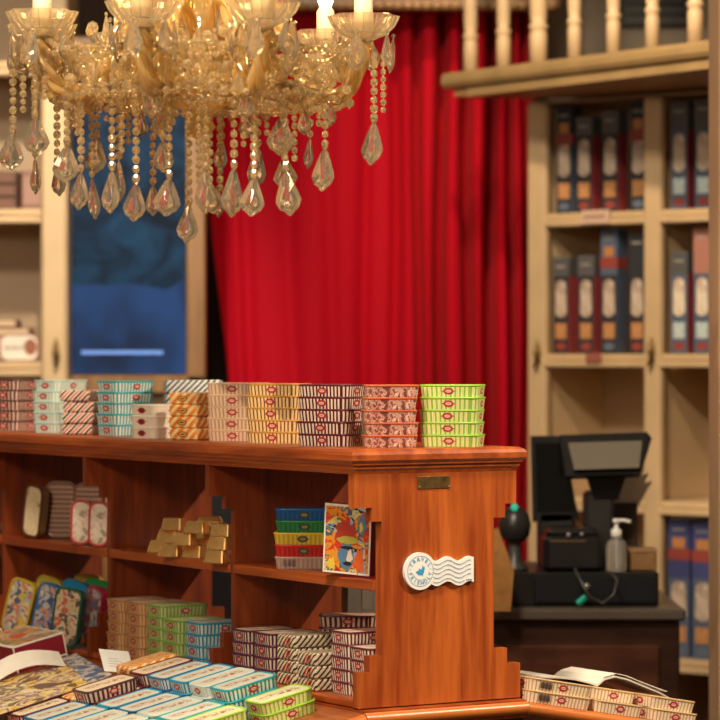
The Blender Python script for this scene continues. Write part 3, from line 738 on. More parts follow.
for i in range(9):
    t=i/8; p=lc(-10+76*t,683-18*t,.056); cur.append(V((p.x,p.y,p.z-.010+.022*math.sin(t*math.pi*.95)+.004)))
dirn=(lc(-30,658,.055)-lc(-10,676,.055)); d2=V((dirn.x,dirn.y,0))
kid(mg,sheet(cur,(d2.normalized()+Z*.38).normalized(),.062,Z,.001).build('curled_page',[M['paper']]))
# white price card
pc=tp(119,672,.050); cdv=empty('price_card','small white card propped beside the orange wrapped tins','card',frame(pc+Z*.001,E,(L*.8+Z*.6).normalized(),(Z*.8-L*.6).normalized())@Matrix.Rotation(R(-12),4,'Z'))
mb=MB(); mb.bbox((-.032,-.004,.0),(.032,.064,.0015),.0004); kid(cdv,mb.build('card_sheet',[M['white']]))
mb=MB()
for k in range(4): mb.box((-.018,.012+k*.008,.0015),(.012-(k%2)*.008,.0132+k*.008,.0017))
kid(cdv,mb.build('printed_lines',[plain('grey_ink',(.35,.33,.3))]))

# ================================================================== the shop behind
def room(name,mb,mats): return structure(mb.build(name,mats))
room('floor',MB().box((-4,-1,-.05),(4,11,0)),[wood('floor_boards',(.05,.025,.012),(.12,.06,.03),'Y')])
WY=10.6
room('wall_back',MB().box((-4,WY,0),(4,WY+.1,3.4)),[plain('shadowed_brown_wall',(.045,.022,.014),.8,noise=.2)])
room('wall_upper',MB().box((.62,9.95,2.1),(2.6,10.0,3.3)),[plain('grey_plaster',(.26,.22,.17),.8,noise=.1,nscale=3)])
room('wall_right',MB().box((2.9,6.0,0),(3.0,WY,3.4)),[plain('beige_plaster',(.35,.25,.16),.8,noise=.1,nscale=3)])
xl=at(708,360,7.22).x
mb=MB(); mb.bbox((xl,6.98,0),(xl+.3,7.22,3.2),.012); room('trim_1',mb,[plain('tan_painted_post',(.50,.32,.19),.6,noise=.05,nscale=3)])
# curtain
CY=9.6
cm,cnt,cb=new_mat('red_velvet'); cb.inputs['Base Color'].default_value=(.46,.001,.014,1); cb.inputs['Roughness'].default_value=.75
cb.inputs['Sheen Weight'].default_value=.15; cb.inputs['Sheen Tint'].default_value=(1,.1,.1,1); cb.inputs['Specular IOR Level'].default_value=.15
mb=MB(); nx,nz=320,24; vs=[]
creases=[(395,.05,5),(418,.10,4),(441,.17,5),(468,.18,5),(491,.20,5),(512,.17,4),(526,.16,4),(365,.03,6),(330,.02,8),(290,.02,9),(245,.035,8),(226,.05,7)]
for j in range(nz+1):
    zz=0.02+2.52*j/nz
    y_img=HZ-(zz-CAMZ)*F/CY
    for i in range(nx+1):
        t=i/nx
        left=207+ (22*min(1,max(0,(y_img-190)/190)) if y_img>190 else 0)
        px=left+(534-left)*t; d=0
        for c,a,wd in creases:
            cc=c+ (c<300)*(y_img-250)*.05 + 2*math.sin(y_img*.012+c)
            d+=a*math.exp(-((px-cc)/wd)**2)
        d-= .022*math.sin(px*.060+1.0+.3*math.sin(zz*2))*(.5+.5*min(1,max(0,(px-340)/60)))
        vs.append(at(px,y_img,CY)+V((0,d,0)))
fs=[(j*(nx+1)+i,j*(nx+1)+i+1,(j+1)*(nx+1)+i+1,(j+1)*(nx+1)+i) for j in range(nz) for i in range(nx)]
mb.add(vs,fs,0,None,True)
tag(mb.build('curtain',[cm]),'deep red velvet curtain hanging in soft folds behind the counter','curtain')
pel=empty('curtain_pelmet','carved gold brown pelmet above the red curtain','pelmet',Matrix.Translation(at(420,5,CY-.12)))
mb=MB(); mb.bbox((-.66,-.05,-.020),(.44,.05,.30),.01); kid(pel,mb.build('board',[M['oak']]))
mb=MB()
for i in range(36): mb.bead((-.64+i*.03,-.055,-.008),.014,0,8)
mb.bbox((-.66,-.065,.02),(.44,-.05,.045),.005); kid(pel,mb.build('carved_moulding',[M['goldrail']]))

# television in its oak surround
TY=9.3
def xz(px,py,D): p=at(px,py,D); return p.x,p.z
x0,z0=xz(72,374,TY); x1,z1=xz(186,60,TY)
tv=empty('video_screen','tall video screen showing a dim blue picture in an oak surround','screen',Matrix.Translation(V((x0,TY,z0))))
W_,H_=x1-x0,z1-z0
sm,snt,sb=new_mat('blue_screen_picture')
t=snt.nodes.new('ShaderNodeTexCoord'); n=snt.nodes.new('ShaderNodeTexNoise'); n.inputs['Scale'].default_value=7; n.inputs['Distortion'].default_value=1.5; n.inputs['Detail'].default_value=4
sp=snt.nodes.new('ShaderNodeSeparateXYZ'); lk(snt,t.outputs['UV'],sp.inputs[0]); lk(snt,t.outputs['UV'],n.inputs['Vector'])
n2=snt.nodes.new('ShaderNodeTexNoise'); n2.inputs['Scale'].default_value=3.2; lk(snt,t.outputs['UV'],n2.inputs['Vector'])
topc=snt.nodes.new('ShaderNodeValToRGB'); e=topc.color_ramp.elements; e[0].position=.35; e[0].color=(.001,.008,.02,1); e[1].position=.72; e[1].color=(.012,.075,.15,1)
lk(snt,n.outputs['Fac'],topc.inputs['Fac'])
botc=snt.nodes.new('ShaderNodeValToRGB'); e=botc.color_ramp.elements; e[0].position=.36; e[0].color=(.010,.022,.06,1); e[1].position=.56; e[1].color=(.022,.075,.22,1)
lk(snt,n2.outputs['Fac'],botc.inputs['Fac'])
k=mathn(snt,'GREATER_THAN',mathn(snt,'ADD',sp.outputs['Y'],mathn(snt,'MULTIPLY',n2.outputs['Fac'],.22)),.40)
c=mixc(snt,k,botc.outputs['Color'],topc.outputs['Color'])
sb.inputs['Base Color'].default_value=(.005,.008,.015,1); sb.inputs['Roughness'].default_value=.6; sb.inputs['Specular IOR Level'].default_value=.1
lk(snt,c,sb.inputs['Emission Color']); sb.inputs['Emission Strength'].default_value=.72
mb=MB(); mb.add([(0,0,0),(W_,0,0),(W_,0,H_),(0,0,H_)],[(0,1,2,3)],0,[[(0,0),(.42,0),(.42,1),(0,1)]])
mb.box((-.001,.002,-.003),(W_+.002,.04,H_+.003),1)
kid(tv,mb.build('display_panel',[sm,M['black']]))
mb=MB(); 
for k_ in range(22):
    xx=.03+k_*.0115
    mb.add([(xx,-.002,.062),(xx+.0095,-.002,.062),(xx+.0095,-.002,.072),(xx,-.002,.072)],[(0,1,2,3)])
kid(tv,mb.build('caption_line',[plain('caption_glow',(.1,.2,.5),emit=(.22,.42,.95),es=.8)]))
fw=.058
mb=MB(); mb.bbox((W_+.003,-.03,-.045),(W_+.003+fw,.06,H_+.06),.004); mb.bbox((-.002,-.03,-.06),(W_+.003+fw,.06,-.004),.004); mb.bbox((-.002,-.03,H_+.004),(W_+fw,.06,H_+.07),.004)
mb.bbox((-.002,.02,-z0+.0005),(W_+.003+fw,.06,-.06),.004)
kid(tv,mb.build('surround',[M['oak']]))

# left-hand bookcase
LY=9.2
def cabinet_lock(M0,label):
    r=empty('ornate_lock',label,'lock',M0)
    mb=MB(); mb.lathe([(0,-.03),(.006,-.03),(.011,-.022),(.007,-.012),(.013,0),(.008,.01),(.010,.02),(.004,.03),(.006,.038),(0,.044)],(0,-.004,0),0,10)
    kid(r,mb.build('lock_plate',[M['brass']]))
    mb=MB(); mb.tube([(0,-.012,.004),(.010,-.02,-.004),(.012,-.02,-.02),(.002,-.018,-.03)],.0035,0,6); mb.bead((0,-.016,-.034),.008,0,8)
    kid(r,mb.build('drop_handle',[M['brass']])); return r
lb=empty('bookcase','ivory painted bookcase beside the video screen','bookcase',Matrix.Translation(V((0,LY,0))))
pa,_=xz(42,0,LY); pb,_=xz(68,0,LY); la=-1.62
kid(lb,MB().bbox((pa,-.03,0),(pb,.34,2.75),.008).build('post',[M['ivory']]))
kid(lb,MB().bbox((la-.07,-.03,0),(la,.34,2.75),.008).build('post',[M['ivory']]))
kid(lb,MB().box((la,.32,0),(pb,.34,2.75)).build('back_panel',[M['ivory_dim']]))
shz=[xz(0,209,LY)[1],xz(0,362,LY)[1],.95,.5,2.3]
for z_ in shz:
    mb=MB(); mb.bbox((la,-.012,z_-.022),(pa,.32,z_),.004); mb.bbox((la,-.022,z_-.045),(pa,.0,z_-.024),.005)
    kid(lb,mb.build('shelf',[M['ivory']]))
cabinet_lock(Matrix.Translation(at(56,352,LY-.035)),'ornate brass lock on the ivory post beside the video screen')
boxcream=plain('ivory_box',(.62,.46,.30),.5); boxedge=plain('umber_box_edge',(.16,.07,.045),.5)
def carton(label,c,w,d,h,body,front,group,ang=0,name='gift_carton',cat='box'):
    r=empty(name,label,cat,rotz(c,ang),group)
    kid(r,MB().bbox((-w/2,-d/2,0.0004),(w/2,d/2,h),.003).build('body',[body]))
    mb=MB(); mb.add([(-w*.42,-d/2-.001,h*.14),(w*.42,-d/2-.001,h*.14),(w*.42,-d/2-.001,h*.86),(-w*.42,-d/2-.001,h*.86)],[(0,1,2,3)],0,[[(0,0),(w,0),(w,h),(0,h)]])
    kid(r,mb.build('front_label',[front])); return r
ox=['bottom','second','third','fourth','top']
for i in range(5):
    dx=(-.010 if i==4 else .0)
    c=V((xz(8,0,LY)[0]+dx+random.uniform(-.004,.004),LY+.12,shz[1]+i*.0265+(.0 )))
    if i==4: c.x-=.03
    carton(f"flat ivory and brown box, {ox[i]} of the pile in the bookcase",c,.135,.09,.026,boxedge,boxcream,'flat boxes in the bookcase beside the screen',name='flat_box')
rt_=empty('picture_tin','rounded white tin with an orange picture standing on the bookcase shelf','tin',Matrix.Translation(V((xz(18,0,LY)[0],LY+.032,shz[1]))))
rr=[V((p.x,0,p.y+.044)) for p in rrect(.125,.086,.026,5)]
mb=MB(); mb.prism(rr,(0,.03,0)); kid(rt_,mb.build('body',[plain('pink_brown_tin',(.34,.15,.11),.35)]))
mb=MB(); mb.prism([V((p.x,-.001,p.y+.044)) for p in rrect(.112,.074,.022,5)],(0,-.001,0),0); kid(rt_,mb.build('front_plate',[M['paper']]))
mb=MB(); mb.add([V((.035+.020*math.cos(R(a)),-.0026,.046+.026*math.sin(R(a)))) for a in range(0,360,24)],[tuple(range(15))],0)
kid(rt_,mb.build('portrait',[patches('orange_portrait',[(.45,.16,.05),(.62,.32,.14),(.30,.10,.05),(.66,.42,.24),(.5,.2,.1)],30)]))
mb=MB()
for i in range(7):
    x=-.045+i*.0085; mb.tube([(x,-.0026,.036),(x+.002,-.0026,.058-(i%3)*.006),(x+.006,-.0026,.040)],.0012,0,5)
kid(rt_,mb.build('lettering',[plain('ink_brown',(.08,.04,.03))]))
for i in range(3):
    c=V((xz(-9,0,LY)[0],LY+.10,shz[0]+i*.04)); carton(f"dark brown box, {['bottom','middle','top'][i]} of three on the upper bookcase shelf",c,.15,.10,.039,plain('dark_umber_box',(.10,.045,.03),.5),boxedge,'dark boxes in the bookcase',name='flat_box')
carton('pinkish brown box standing on the upper bookcase shelf by the post',V((xz(29,0,LY)[0],LY+.08,shz[0])),.07,.06,.12,plain('mauve_box',(.22,.11,.09),.5),plain('mauve_box_front',(.34,.2,.16),.5),'dark boxes in the bookcase',R(12))

# right-hand bookcase, turned towards the room
B0=at(529,360,9.0); BA=R(-40); BX=V((math.cos(BA),math.sin(BA),0)); BYv=V((-BX.y,BX.x,0))
rb=empty('bookcase','ivory painted bookcase of book boxes beside the red curtain','bookcase',rotz(V((B0.x,B0.y,0)),BA))
def sb_(px,d=0):
    k=(px-360)/F; o=V((B0.x,B0.y,0))+BYv*d
    return (k*o.y-o.x)/(BX.x-k*BX.y)
def Bz(px,py,d=0):
    s=sb_(px,d); D=B0.y+BX.y*s+BYv.y*d; return CAMZ-(py-HZ)*D/F
p1a,p1b,p2a,p2b=0,sb_(547),sb_(645),sb_(662); p3a=sb_(716); p3b=p3a+.07
TOPZ=2.150
for a,b in ((p1a,p1b),(p2a,p2b),(p3a,p3b)):
    mb=MB(); mb.bbox((a,-.012,0),(b,.02,TOPZ),.006); mb.box((a+(b-a)*.3,.02,0),(b-(b-a)*.3,.33,TOPZ)); kid(rb,mb.build('post',[M['ivory']]))
kid(rb,MB().box((p1a,.32,0),(p3b,.34,TOPZ)).build('back_panel',[plain('ivory_bookcase_back',(.55,.42,.28),.6,noise=.06,nscale=3)]))
bsz=[Bz(598,212),Bz(598,354),Bz(685,502),Bz(690,660)]
for z_ in bsz:
    for a,b in ((p1b,p2a),(p2b,p3a)):
        mb=MB(); mb.bbox((a-.004,.0,z_-.020),(b+.004,.32,z_),.003); mb.bbox((a-.004,-.014,z_-.040),(b+.004,.006,z_-.021),.004)
        kid(rb,mb.build('shelf',[M['ivory']]))
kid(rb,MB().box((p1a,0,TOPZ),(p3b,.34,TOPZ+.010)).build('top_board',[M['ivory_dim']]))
navy=plain('navy_box',(.09,.125,.20),.45); wine=plain('wine_box',(.34,.05,.06),.45); slate=plain('slate_box',(.03,.032,.042),.45); blue_=plain('royal_blue_box',(.055,.065,.20),.45)
figure=patches('pale_figure_print',[(.22,.15,.12),(.50,.39,.31),(.60,.49,.40),(.42,.32,.26),(.66,.55,.46),(.18,.12,.10)],22,.4,.4)
figure2=patches('white_figure_print',[(.34,.26,.22),(.72,.60,.48),(.80,.70,.56),(.62,.48,.38),(.82,.74,.62),(.25,.2,.18)],22,.4,.4)
orng=patches('orange_label',[(.45,.19,.07),(.55,.28,.12),(.50,.22,.08),(.60,.33,.16),(.4,.15,.06)],60); sky_=patches('sky_label',[(.30,.48,.56),(.60,.68,.68),(.40,.55,.62),(.7,.75,.72),(.3,.4,.5)],60)
med=plain('medallion_red',(.30,.06,.05),.4); medb=plain('medallion_blue',(.12,.16,.24),.4); greytop=plain('grey_top_band',(.10,.10,.105),.45)
def tall_box(px,z,pyt,side,front,fig,lab,medal,label,band=None,cap=None,d=.07,yaw=-36,w=.055):
    s=sb_(px+13,d); c=V((B0.x,B0.y,0))+BX*s+BYv*d; h=min(Bz(px+13,pyt,d),2.142 if z>1.7 else 9)-z
    r=empty('book_box',label,'box',rotz(V((c.x,c.y,z+.0005)),R(yaw)),'tall book boxes in the bookcase')
    kid(r,MB().bbox((-w/2,-w/2,0),(w/2,w/2,h),.0015).build('body',[side]))
    y=-w/2
    def q(x0,x1,z0,z1,o=.0008): return [(x0,y-o,z0),(x1,y-o,z0),(x1,y-o,z1),(x0,y-o,z1)]
    mb=MB(); mb.add(q(-w*.49,w*.49,.001,.265),[(0,1,2,3)]); kid(r,mb.build('front_panel',[front]))
    mb=MB(); p=[V((a.x,y-.0016,a.y+.165)) for a in rrect(w*.74,.112,.018,4)]
    p=[V((a.x*(1-.22*max(0,(a.z-.19)/.03)) ,a.y,a.z)) for a in p]
    mb.add(p,[tuple(range(len(p)))],0,[[(a.x,a.z) for a in p]]); kid(r,mb.build('figure_picture',[fig]))
    mb=MB(); v=q(-w*.36,w*.36,.045,.092,.0016); mb.add(v,[(0,1,2,3)],0,[[(a[0],a[2]) for a in v]]); kid(r,mb.build('front_label',[lab]))
    mb=MB()
    for cx_ in (-.0,):
        mb.add([(cx_+.019*math.cos(R(a)),y-.0016,.022+.012*math.sin(R(a))) for a in range(0,360,30)],[tuple(range(12))])
    kid(r,mb.build('medallion',[medal]))
    mb=MB(); mb.add([(w/2+.0008,.0+.014*math.cos(R(a)),.022+.012*math.sin(R(a))) for a in range(0,360,30)],[tuple(range(12))])
    kid(r,mb.build('medallion',[medal]))
    mb=MB(); t0=.232
    mb.box((-w/2-.0006,-w/2-.0012,t0),(w/2+.0010,w/2,h+.0006)); kid(r,mb.build('top_cap',[cap or greytop]))
    if band:
        mb=MB(); mb.box((-w/2-.0012,-w/2-.002,h-.115),(w/2+.0022,w/2,h-.082)); kid(r,mb.build('paper_band',[band]))
        mb=MB(); mb.add(q(-w*.3,w*.3,h-.08,h-.05,.0022),[(0,1,2,3)]); kid(r,mb.build('top_label',[orng]))
    mb=MB()
    for i in range(5): mb.box((-w*.30+i*w*.12,y-.0024,h-.030),(-w*.30+i*w*.12+w*.08,y-.0012,h-.024))
    kid(r,mb.build('title_line',[plain('title_silver',(.45,.42,.38),.4)]))
    return r
u1='upper shelf of the bookcase'; 
tall_box(556,bsz[0],98,navy,slate,figure,orng,medb,'tall navy box with a red band, at the curtain end of the upper shelf',med,slate)
tall_box(576,bsz[0],118,wine,slate,figure,orng,med,'wine red box beside the banded navy box, upper shelf')
tall_box(602,bsz[0],112,wine,slate,figure,orng,med,'wine red box in the middle of the upper shelf')
tall_box(630,bsz[0],92,wine,slate,figure,orng,medb,'wine red box with a red band by the centre post, upper shelf',med,slate)
tall_box(553,bsz[1],258,wine,slate,figure,orng,med,'wine red box at the curtain end of the second shelf')
tall_box(578,bsz[1],256,wine,slate,figure,orng,med,'wine red box beside the tallest blue box, second shelf')
tall_box(601,bsz[1],230,navy,slate,figure,orng,medb,'tallest blue box with a red band on the second shelf',med,navy)
tall_box(629,bsz[1],234,wine,slate,figure,orng,med,'dark tall box against the centre post, second shelf',None,slate)
tall_box(671,bsz[0],103,wine,navy,figure2,sky_,med,'wine box with pale blue label, upper shelf beyond the centre post')
tall_box(695,bsz[0],100,wine,navy,figure2,sky_,med,'wine box with pale blue label half hidden by the tan post, upper shelf')
tall_box(671,bsz[1],252,wine,navy,figure2,sky_,med,'wine box with pale blue label, second shelf beyond the centre post')
tall_box(694,bsz[1],228,wine,navy,figure2,sky_,med,'tall red topped box half hidden by the tan post, second shelf',None,plain('pink_cap',(.45,.2,.16)))
tall_box(672,bsz[3],520,blue_,navy,figure,orng,medb,'royal blue box with red band on the lowest shelf in view',med,blue_,w=.07)
tall_box(696,bsz[3],522,blue_,navy,figure,orng,medb,'royal blue banded box half hidden by the tan post, lowest shelf',med,blue_,w=.07)
def btag(px,py,w,h,m,label):
    s=sb_(px); c=V((B0.x,B0.y,0))+BX*s-BYv*.018; r=empty('shelf_tag',label,'price tag',rotz(V((c.x,c.y,Bz(px,py))),BA))
    kid(r,MB().bbox((-w/2,-.002,-h/2),(w/2,.001,h/2),.0006).build('card',[m]))
    mb=MB()
    for i in range(5): mb.box((-w*.38+i*w*.15,-.0028,-h*.12),(-w*.38+i*w*.15+w*.1,-.002,h*.14))
    kid(r,mb.build('printed_line',[plain('tag_ink',(.3,.16,.1))]))
btag(599,217,.10,.040,plain('tag_pinkish',(.66,.46,.36),.5),'pinkish price card on the edge of the upper bookcase shelf')
btag(597,358,.055,.030,plain('tag_red',(.34,.10,.08),.5),'small red tag on the edge of the second bookcase shelf')
def bpt(px,py,d): s=sb_(px,d); c=V((B0.x,B0.y,0))+BX*s+BYv*d; return V((c.x,c.y,Bz(px,py,d)))
cabinet_lock(rotz(bpt(652,352,-.016),BA),'ornate brass lock on the centre post of the book box case')
cabinet_lock(rotz(bpt(538,354,-.016),BA),'ornate brass handle on the bookcase post beside the curtain')

# gallery with turned balusters above the bookcase
r0=at(447,80,8.93); r1=at(716,35,7.96); rd=(r1-r0); rl=V((rd.x,rd.y,0)).length; ra=math.atan2(rd.y,rd.x); gz=r0.z
gal=empty('gallery_balustrade','ivory and gilt gallery with turned balusters above the bookcase','balustrade',rotz(V((r0.x,r0.y,gz)),ra))
mb=MB(); n_=10
sec=[(0,-.028),(-.014,-.024),(-.022,-.012),(-.022,.004),(-.012,.018),(.03,.022),(.03,-.03)]
mb.prism([V((-.0,y_,z_)) for y_,z_ in sec],(rl+.1,0,0)); kid(gal,mb.build('rail_moulding',[M['goldrail']]))
mb=MB(); mb.prism([V((.03,.005,-.03)),V((rl+.1,.005,-.03)),V((rl+.1,.5,-.03)),V((.40,.62,-.03)),V((.03,.10,-.03))],(0,0,-.022)); kid(gal,mb.build('soffit_board',[plain('soffit_tan',(.34,.19,.08),.5)]))
mb=MB(); mb.box((.10,.0,-.056),(rl+.1,.02,-.031)); kid(gal,mb.build('lower_moulding',[M['goldrail']]))
def sr_(px):
    k=(px-360)/F; d=V((math.cos(ra),math.sin(ra),0)); o=r0+V((-d.y,d.x,0))*.01; return (k*o.y-o.x)/(d.x-k*d.y)
for px,rr_ in ((470,.021),(503,.021),(538,.026),(574,.020),(613,.020),(652,.020),(695,.022)):
    mb=MB(); q=rr_
    mb.lathe([(0,.018),(q,.018),(q,.10),(q*.85,.112),(q*1.08,.118),(q*1.08,.126),(q*.8,.132),(q*.95,.15),(q*1.02,.28),(q*.8,.5),(q*.7,.62),(q,.64),(q,.7),(0,.7)],(sr_(px),.012,0),0,16)
    kid(gal,mb.build('baluster',[M['ivory']]))
kid(gal,MB().bbox((0,-.03,.70),(rl+.1,.05,.75),.01).build('handrail',[M['ivory']]))
vent=empty('air_grille','black slatted grille on the grey wall behind the balusters','grille',Matrix.Translation(at(662,14,9.93)))
kid(vent,MB().bbox((-.14,0,-.045),(.14,.03,.075),.004).build('grille_frame',[M['black']]))
mb=MB()
for i in range(3): mb.box((-.12,-.012,-.03+i*.035),(.12,.0,-.018+i*.035))
kid(vent,mb.build('grille_slats',[plain('slat_grey',(.05,.05,.05),.4)]))

# dark counter with the till
PY=7.3
def X(px,D=PY): return (px-360)*D/F
def Zp(py,D=PY): return CAMZ-(py-HZ)*D/F
cz=Zp(608)
ct=empty('till_counter','dark wooden till counter behind the end panel','counter',Matrix.Translation(V((X(466),PY,0))))
cw=X(680)-X(466)
kid(ct,MB().bbox((0,0,0),(cw,.62,cz-.03),.006).build('counter_body',[M['darkwood']]))
mb=MB(); mb.bbox((-.02,-.025,cz-.03),(cw+.012,.64,cz),.006); kid(ct,mb.build('worktop',[plain('dark_grey_worktop',(.10,.08,.065),.3)]))
mb=MB(); mb.bbox((.05,-.012,.15),(cw-.05,.002,cz-.09),.004); kid(ct,mb.build('front_panel',[wood('dark_counter_panel',(.05,.016,.009),(.10,.034,.018),'X')]))
def pt(px,py,D=PY): return V((X(px,D),D,Zp(py,D)))
dr=empty('cash_drawer','wide black cash drawer on the till counter','cash drawer',Matrix.Translation(V((X(580),PY+.05,cz))))
xa,xb=X(498)-X(580),X(661)-X(580); hz_=Zp(574)-cz
kid(dr,MB().bbox((xa,.0,.0005),(xb,.40,hz_),.004).build('body',[M['black']]))
kid(dr,MB().bbox((xa+.09,-.008,.008),(xb-.006,.0,hz_-.008),.003).build('drawer_front',[plain('drawer_blackblue',(.007,.010,.014),.3)]))
mb=MB(); mb.lathe([(0,0),(.008,0),(.008,.004),(0,.004)],(0,0,0),0,12); o=kid(dr,mb.build('lock',[M['silver']])); o.matrix_local=Matrix.Translation(V((.02,-.008,hz_*.6)))@Matrix.Rotation(R(90),4,'X')
tz=cz+hz_
# terminal with tilted screen
tm=empty('till_terminal','black till terminal with a tilted grey reflecting touch screen','till',Matrix.Translation(V((X(608),PY+.22,tz))))
def T(px,py,dy=0): return V((X(px,PY+.22+dy)-X(608),dy,Zp(py,PY+.22+dy)-tz))
def quadbox(name,pts,th,mat,par):
    mb=MB(); mb.prism(pts,th); return kid(par,mb.build(name,mat))
quadbox('screen_housing',[T(566,476,-.06),T(641,474,-.06),T(652,438,.02),T(647,432,.03),T(560,435,.03)],(0,.035,-.01),[M['black']],tm)
scr,snt2,sb2=new_mat('grey_reflection_screen'); sb2.inputs['Base Color'].default_value=(.20,.175,.14,1); sb2.inputs['Roughness'].default_value=.15  # grey base colour paints in the reflection on the dark screen
t=snt2.nodes.new('ShaderNodeUVMap'); sp=snt2.nodes.new('ShaderNodeSeparateXYZ'); lk(snt2,t.outputs['UV'],sp.inputs[0])
quadbox('screen',[T(574,470,-.064),T(639,468,-.064),T(642,441,.010),T(568,443,.010)],(0,-.003,.001),[scr],tm)
quadbox('bracket',[T(586,474,-.03),T(627,474,-.03),T(618,500,.0),T(594,500,.0)],(0,.03,0),[M['black']],tm)
kid(tm,MB().bbox((X(592)-X(608),.0,0),(X(622)-X(608),.10,Zp(496)-tz),.008).build('stand',[plain('grey_black_plastic',(.022,.021,.02),.4)]))
kid(tm,MB().bbox((-.045,.0,0.0005),(.06,.14,.015),.005).build('base',[M['black']]))
cd_=empty('customer_display','black upright customer display screen seen beside the end panel','display',Matrix.Translation(V((X(552,PY+.305),PY+.305,tz))))
def T2(px,py): return V((X(px,PY+.305)-X(552,PY+.305),0,Zp(py,PY+.305)-tz))
quadbox('housing',[T2(533,522),T2(580,520),T2(575,500),T2(570,470),T2(566,436),T2(531,436)],(0,.03,0),[M['black']],cd_)
quadbox('screen_glass',[T2(537,512),T2(574,511),T2(563,443),T2(535,443)],(0,-.002,0),[M['blackgloss']],cd_)
kid(cd_,MB().bbox((X(538)-X(552),.0,0.0005),(X(576)-X(552),.09,Zp(519)-tz),.006).build('foot',[plain('foot_grey',(.02,.02,.02),.4)]))
pn=empty('receipt_printer','black rounded receipt printer on the cash drawer','printer',Matrix.Translation(V((X(575),PY+.055,tz))))
pw=(X(605)-X(545))/2; ph=Zp(530)-tz
mb=MB(); mb.bbox((-pw,-.0,.0005),(pw,.16,ph*.85),.012); kid(pn,mb.build('body',[M['black']]))
mb=MB(); mb.bbox((-pw*.9,.005,ph*.8),(pw*.9,.15,ph),.012); kid(pn,mb.build('cover',[plain('printer_cover',(.014,.013,.013),.3)]))
mb=MB(); mb.bead((-.012,-.003,ph*.86),.006,0,8); mb.bead((.02,-.003,ph*.88),.005,0,8); kid(pn,mb.build('button',[plain('button_grey',(.3,.28,.26),.3)]))
mb=MB(); mb.box((-pw*.8,-.0015,ph*.70),(pw*.4,.0,ph*.74)); kid(pn,mb.build('paper_slot',[plain('slot_brown',(.12,.07,.03))]))
bs=empty('barcode_scanner','grey and black handheld scanner on a stand with a green light','scanner',Matrix.Translation(V((X(517),PY+.06,tz))))
mb=MB(); mb.lathe([(0,0.0005),(.034,.0005),(.032,.01),(.016,.03),(.014,.08),(.018,.10),(0,.10)],(0,.05,0),0,18); kid(bs,mb.build('stand',[plain('scanner_grey',(.055,.052,.05),.4)]))
mb=MB(); mb.lathe([(0,-.045),(.02,-.044),(.036,-.028),(.040,0),(.034,.026),(.018,.042),(0,.045)],(0,.045,.115),0,20); kid(bs,mb.build('head',[plain('scanner_black',(.02,.019,.02),.35)]))
mb=MB(); mb.bead((-.002,.022,.158),.010,0,8); kid(bs,mb.build('indicator_light',[plain('green_light',(.02,.3,.2),.4,emit=(.03,.5,.3),es=.6)]))
# soap dispenser
gl,gnt,gb=new_mat('clear_plastic'); gb.inputs['Base Color'].default_value=(.75,.72,.66,1); gb.inputs['Roughness'].default_value=.12; gb.inputs['Transmission Weight'].default_value=.75; gb.inputs['IOR'].default_value=1.2
sd=empty('gel_dispenser','clear hand gel bottle with a white pump on the cash drawer','bottle',Matrix.Translation(V((X(619),PY+.075,tz))))
kid(sd,MB().lathe([(0,.0005),(.024,.0005),(.027,.004),(.027,.062),(.022,.075),(.011,.082),(.011,.088),(0,.088)],(0,0,0),0,20).build('bottle_body',[gl]))
mb=MB(); mb.lathe([(0,.084),(.014,.084),(.013,.104),(.006,.106),(.005,.120),(.009,.121),(.009,.130),(0,.131)],(0,0,0),0,16); mb.tube([(0,0,.126),(.018,-.004,.127),(.034,-.006,.123)],.0042,0,8); kid(sd,mb.build('pump',[M['white']]))
kid(sd,MB().tube([(0,0,.086),(.001,0,.01)],.003,0,6).build('dip_tube',[M['white']]))
wb=empty('wooden_box','small tan wooden box beside the gel bottle','box',Matrix.Translation(V((X(647),PY+.10,tz))))
kid(wb,MB().bbox((-.034,0,.0005),(.034,.1,Zp(555)-tz),.003).build('body',[plain('tan_wood',(.24,.125,.045),.5,noise=.15)]))
kid(wb,MB().bbox((-.035,-.001,Zp(555)-tz),(.035,.101,Zp(552)-tz),.001).build('lid',[plain('tan_wood_lid',(.34,.2,.09),.5)]))
cards=empty('card_rack','rack of pale leaflets behind the tilted till screen','leaflets',Matrix.Translation(V((X(637),PY+.36,tz))))
kid(cards,MB().bbox((-.05,0,.0005),(.035,.09,Zp(510)-tz),.004).build('rack',[plain('rack_dark',(.05,.03,.022),.4)]))
for i in range(3):
    x=-.045+i*.012; mb=MB(); mb.prism([V((x-.01,.01+i*.02,.12)),V((x+.06,.01+i*.02,.14)),V((x+.10,.02+i*.02,.25-i*.02)),V((x+.03,.02+i*.02,.23-i*.02))],(0,.002,0)); kid(cards,mb.build('leaflet',[M['paper']]))
cb_=empty('till_cable','black till cable looping down with a bright green plug','cable',Matrix.Translation(pt(590,590)))
def T3(px,py,dy=-.02): return V((X(px)-X(590),dy,Zp(py)-Zp(590)))
kid(cb_,MB().tube([T3(576,570,.03),T3(580,580),T3(588,596),T3(602,603),T3(614,594),T3(616,580),T3(612,573,.03)],.0042,0,8).build('cord',[plain('cord_grey',(.04,.04,.042),.35)]))
kid(cb_,MB().tube([T3(577,603),T3(585,596)],.008,0,8).build('plug',[plain('green_plug',(.0,.30,.20),.4,emit=(0,.3,.2),es=.15)]))
bg=empty('paper_bag','folded golden brown paper bag leaning beside the end panel','bag',Matrix.Translation(V((X(500),PY-.12,cz))))
mb=MB(); y0_=0
mb.prism([V((-.03,0,.002)),V((.02,0,.002)),V((.028,0,.10)),V((-.01,0,.20)),V((-.03,0,.19))],(0,.05,0)); kid(bg,mb.build('bag_body',[plain('kraft_brown',(.33,.15,.035),.6,noise=.2)]))

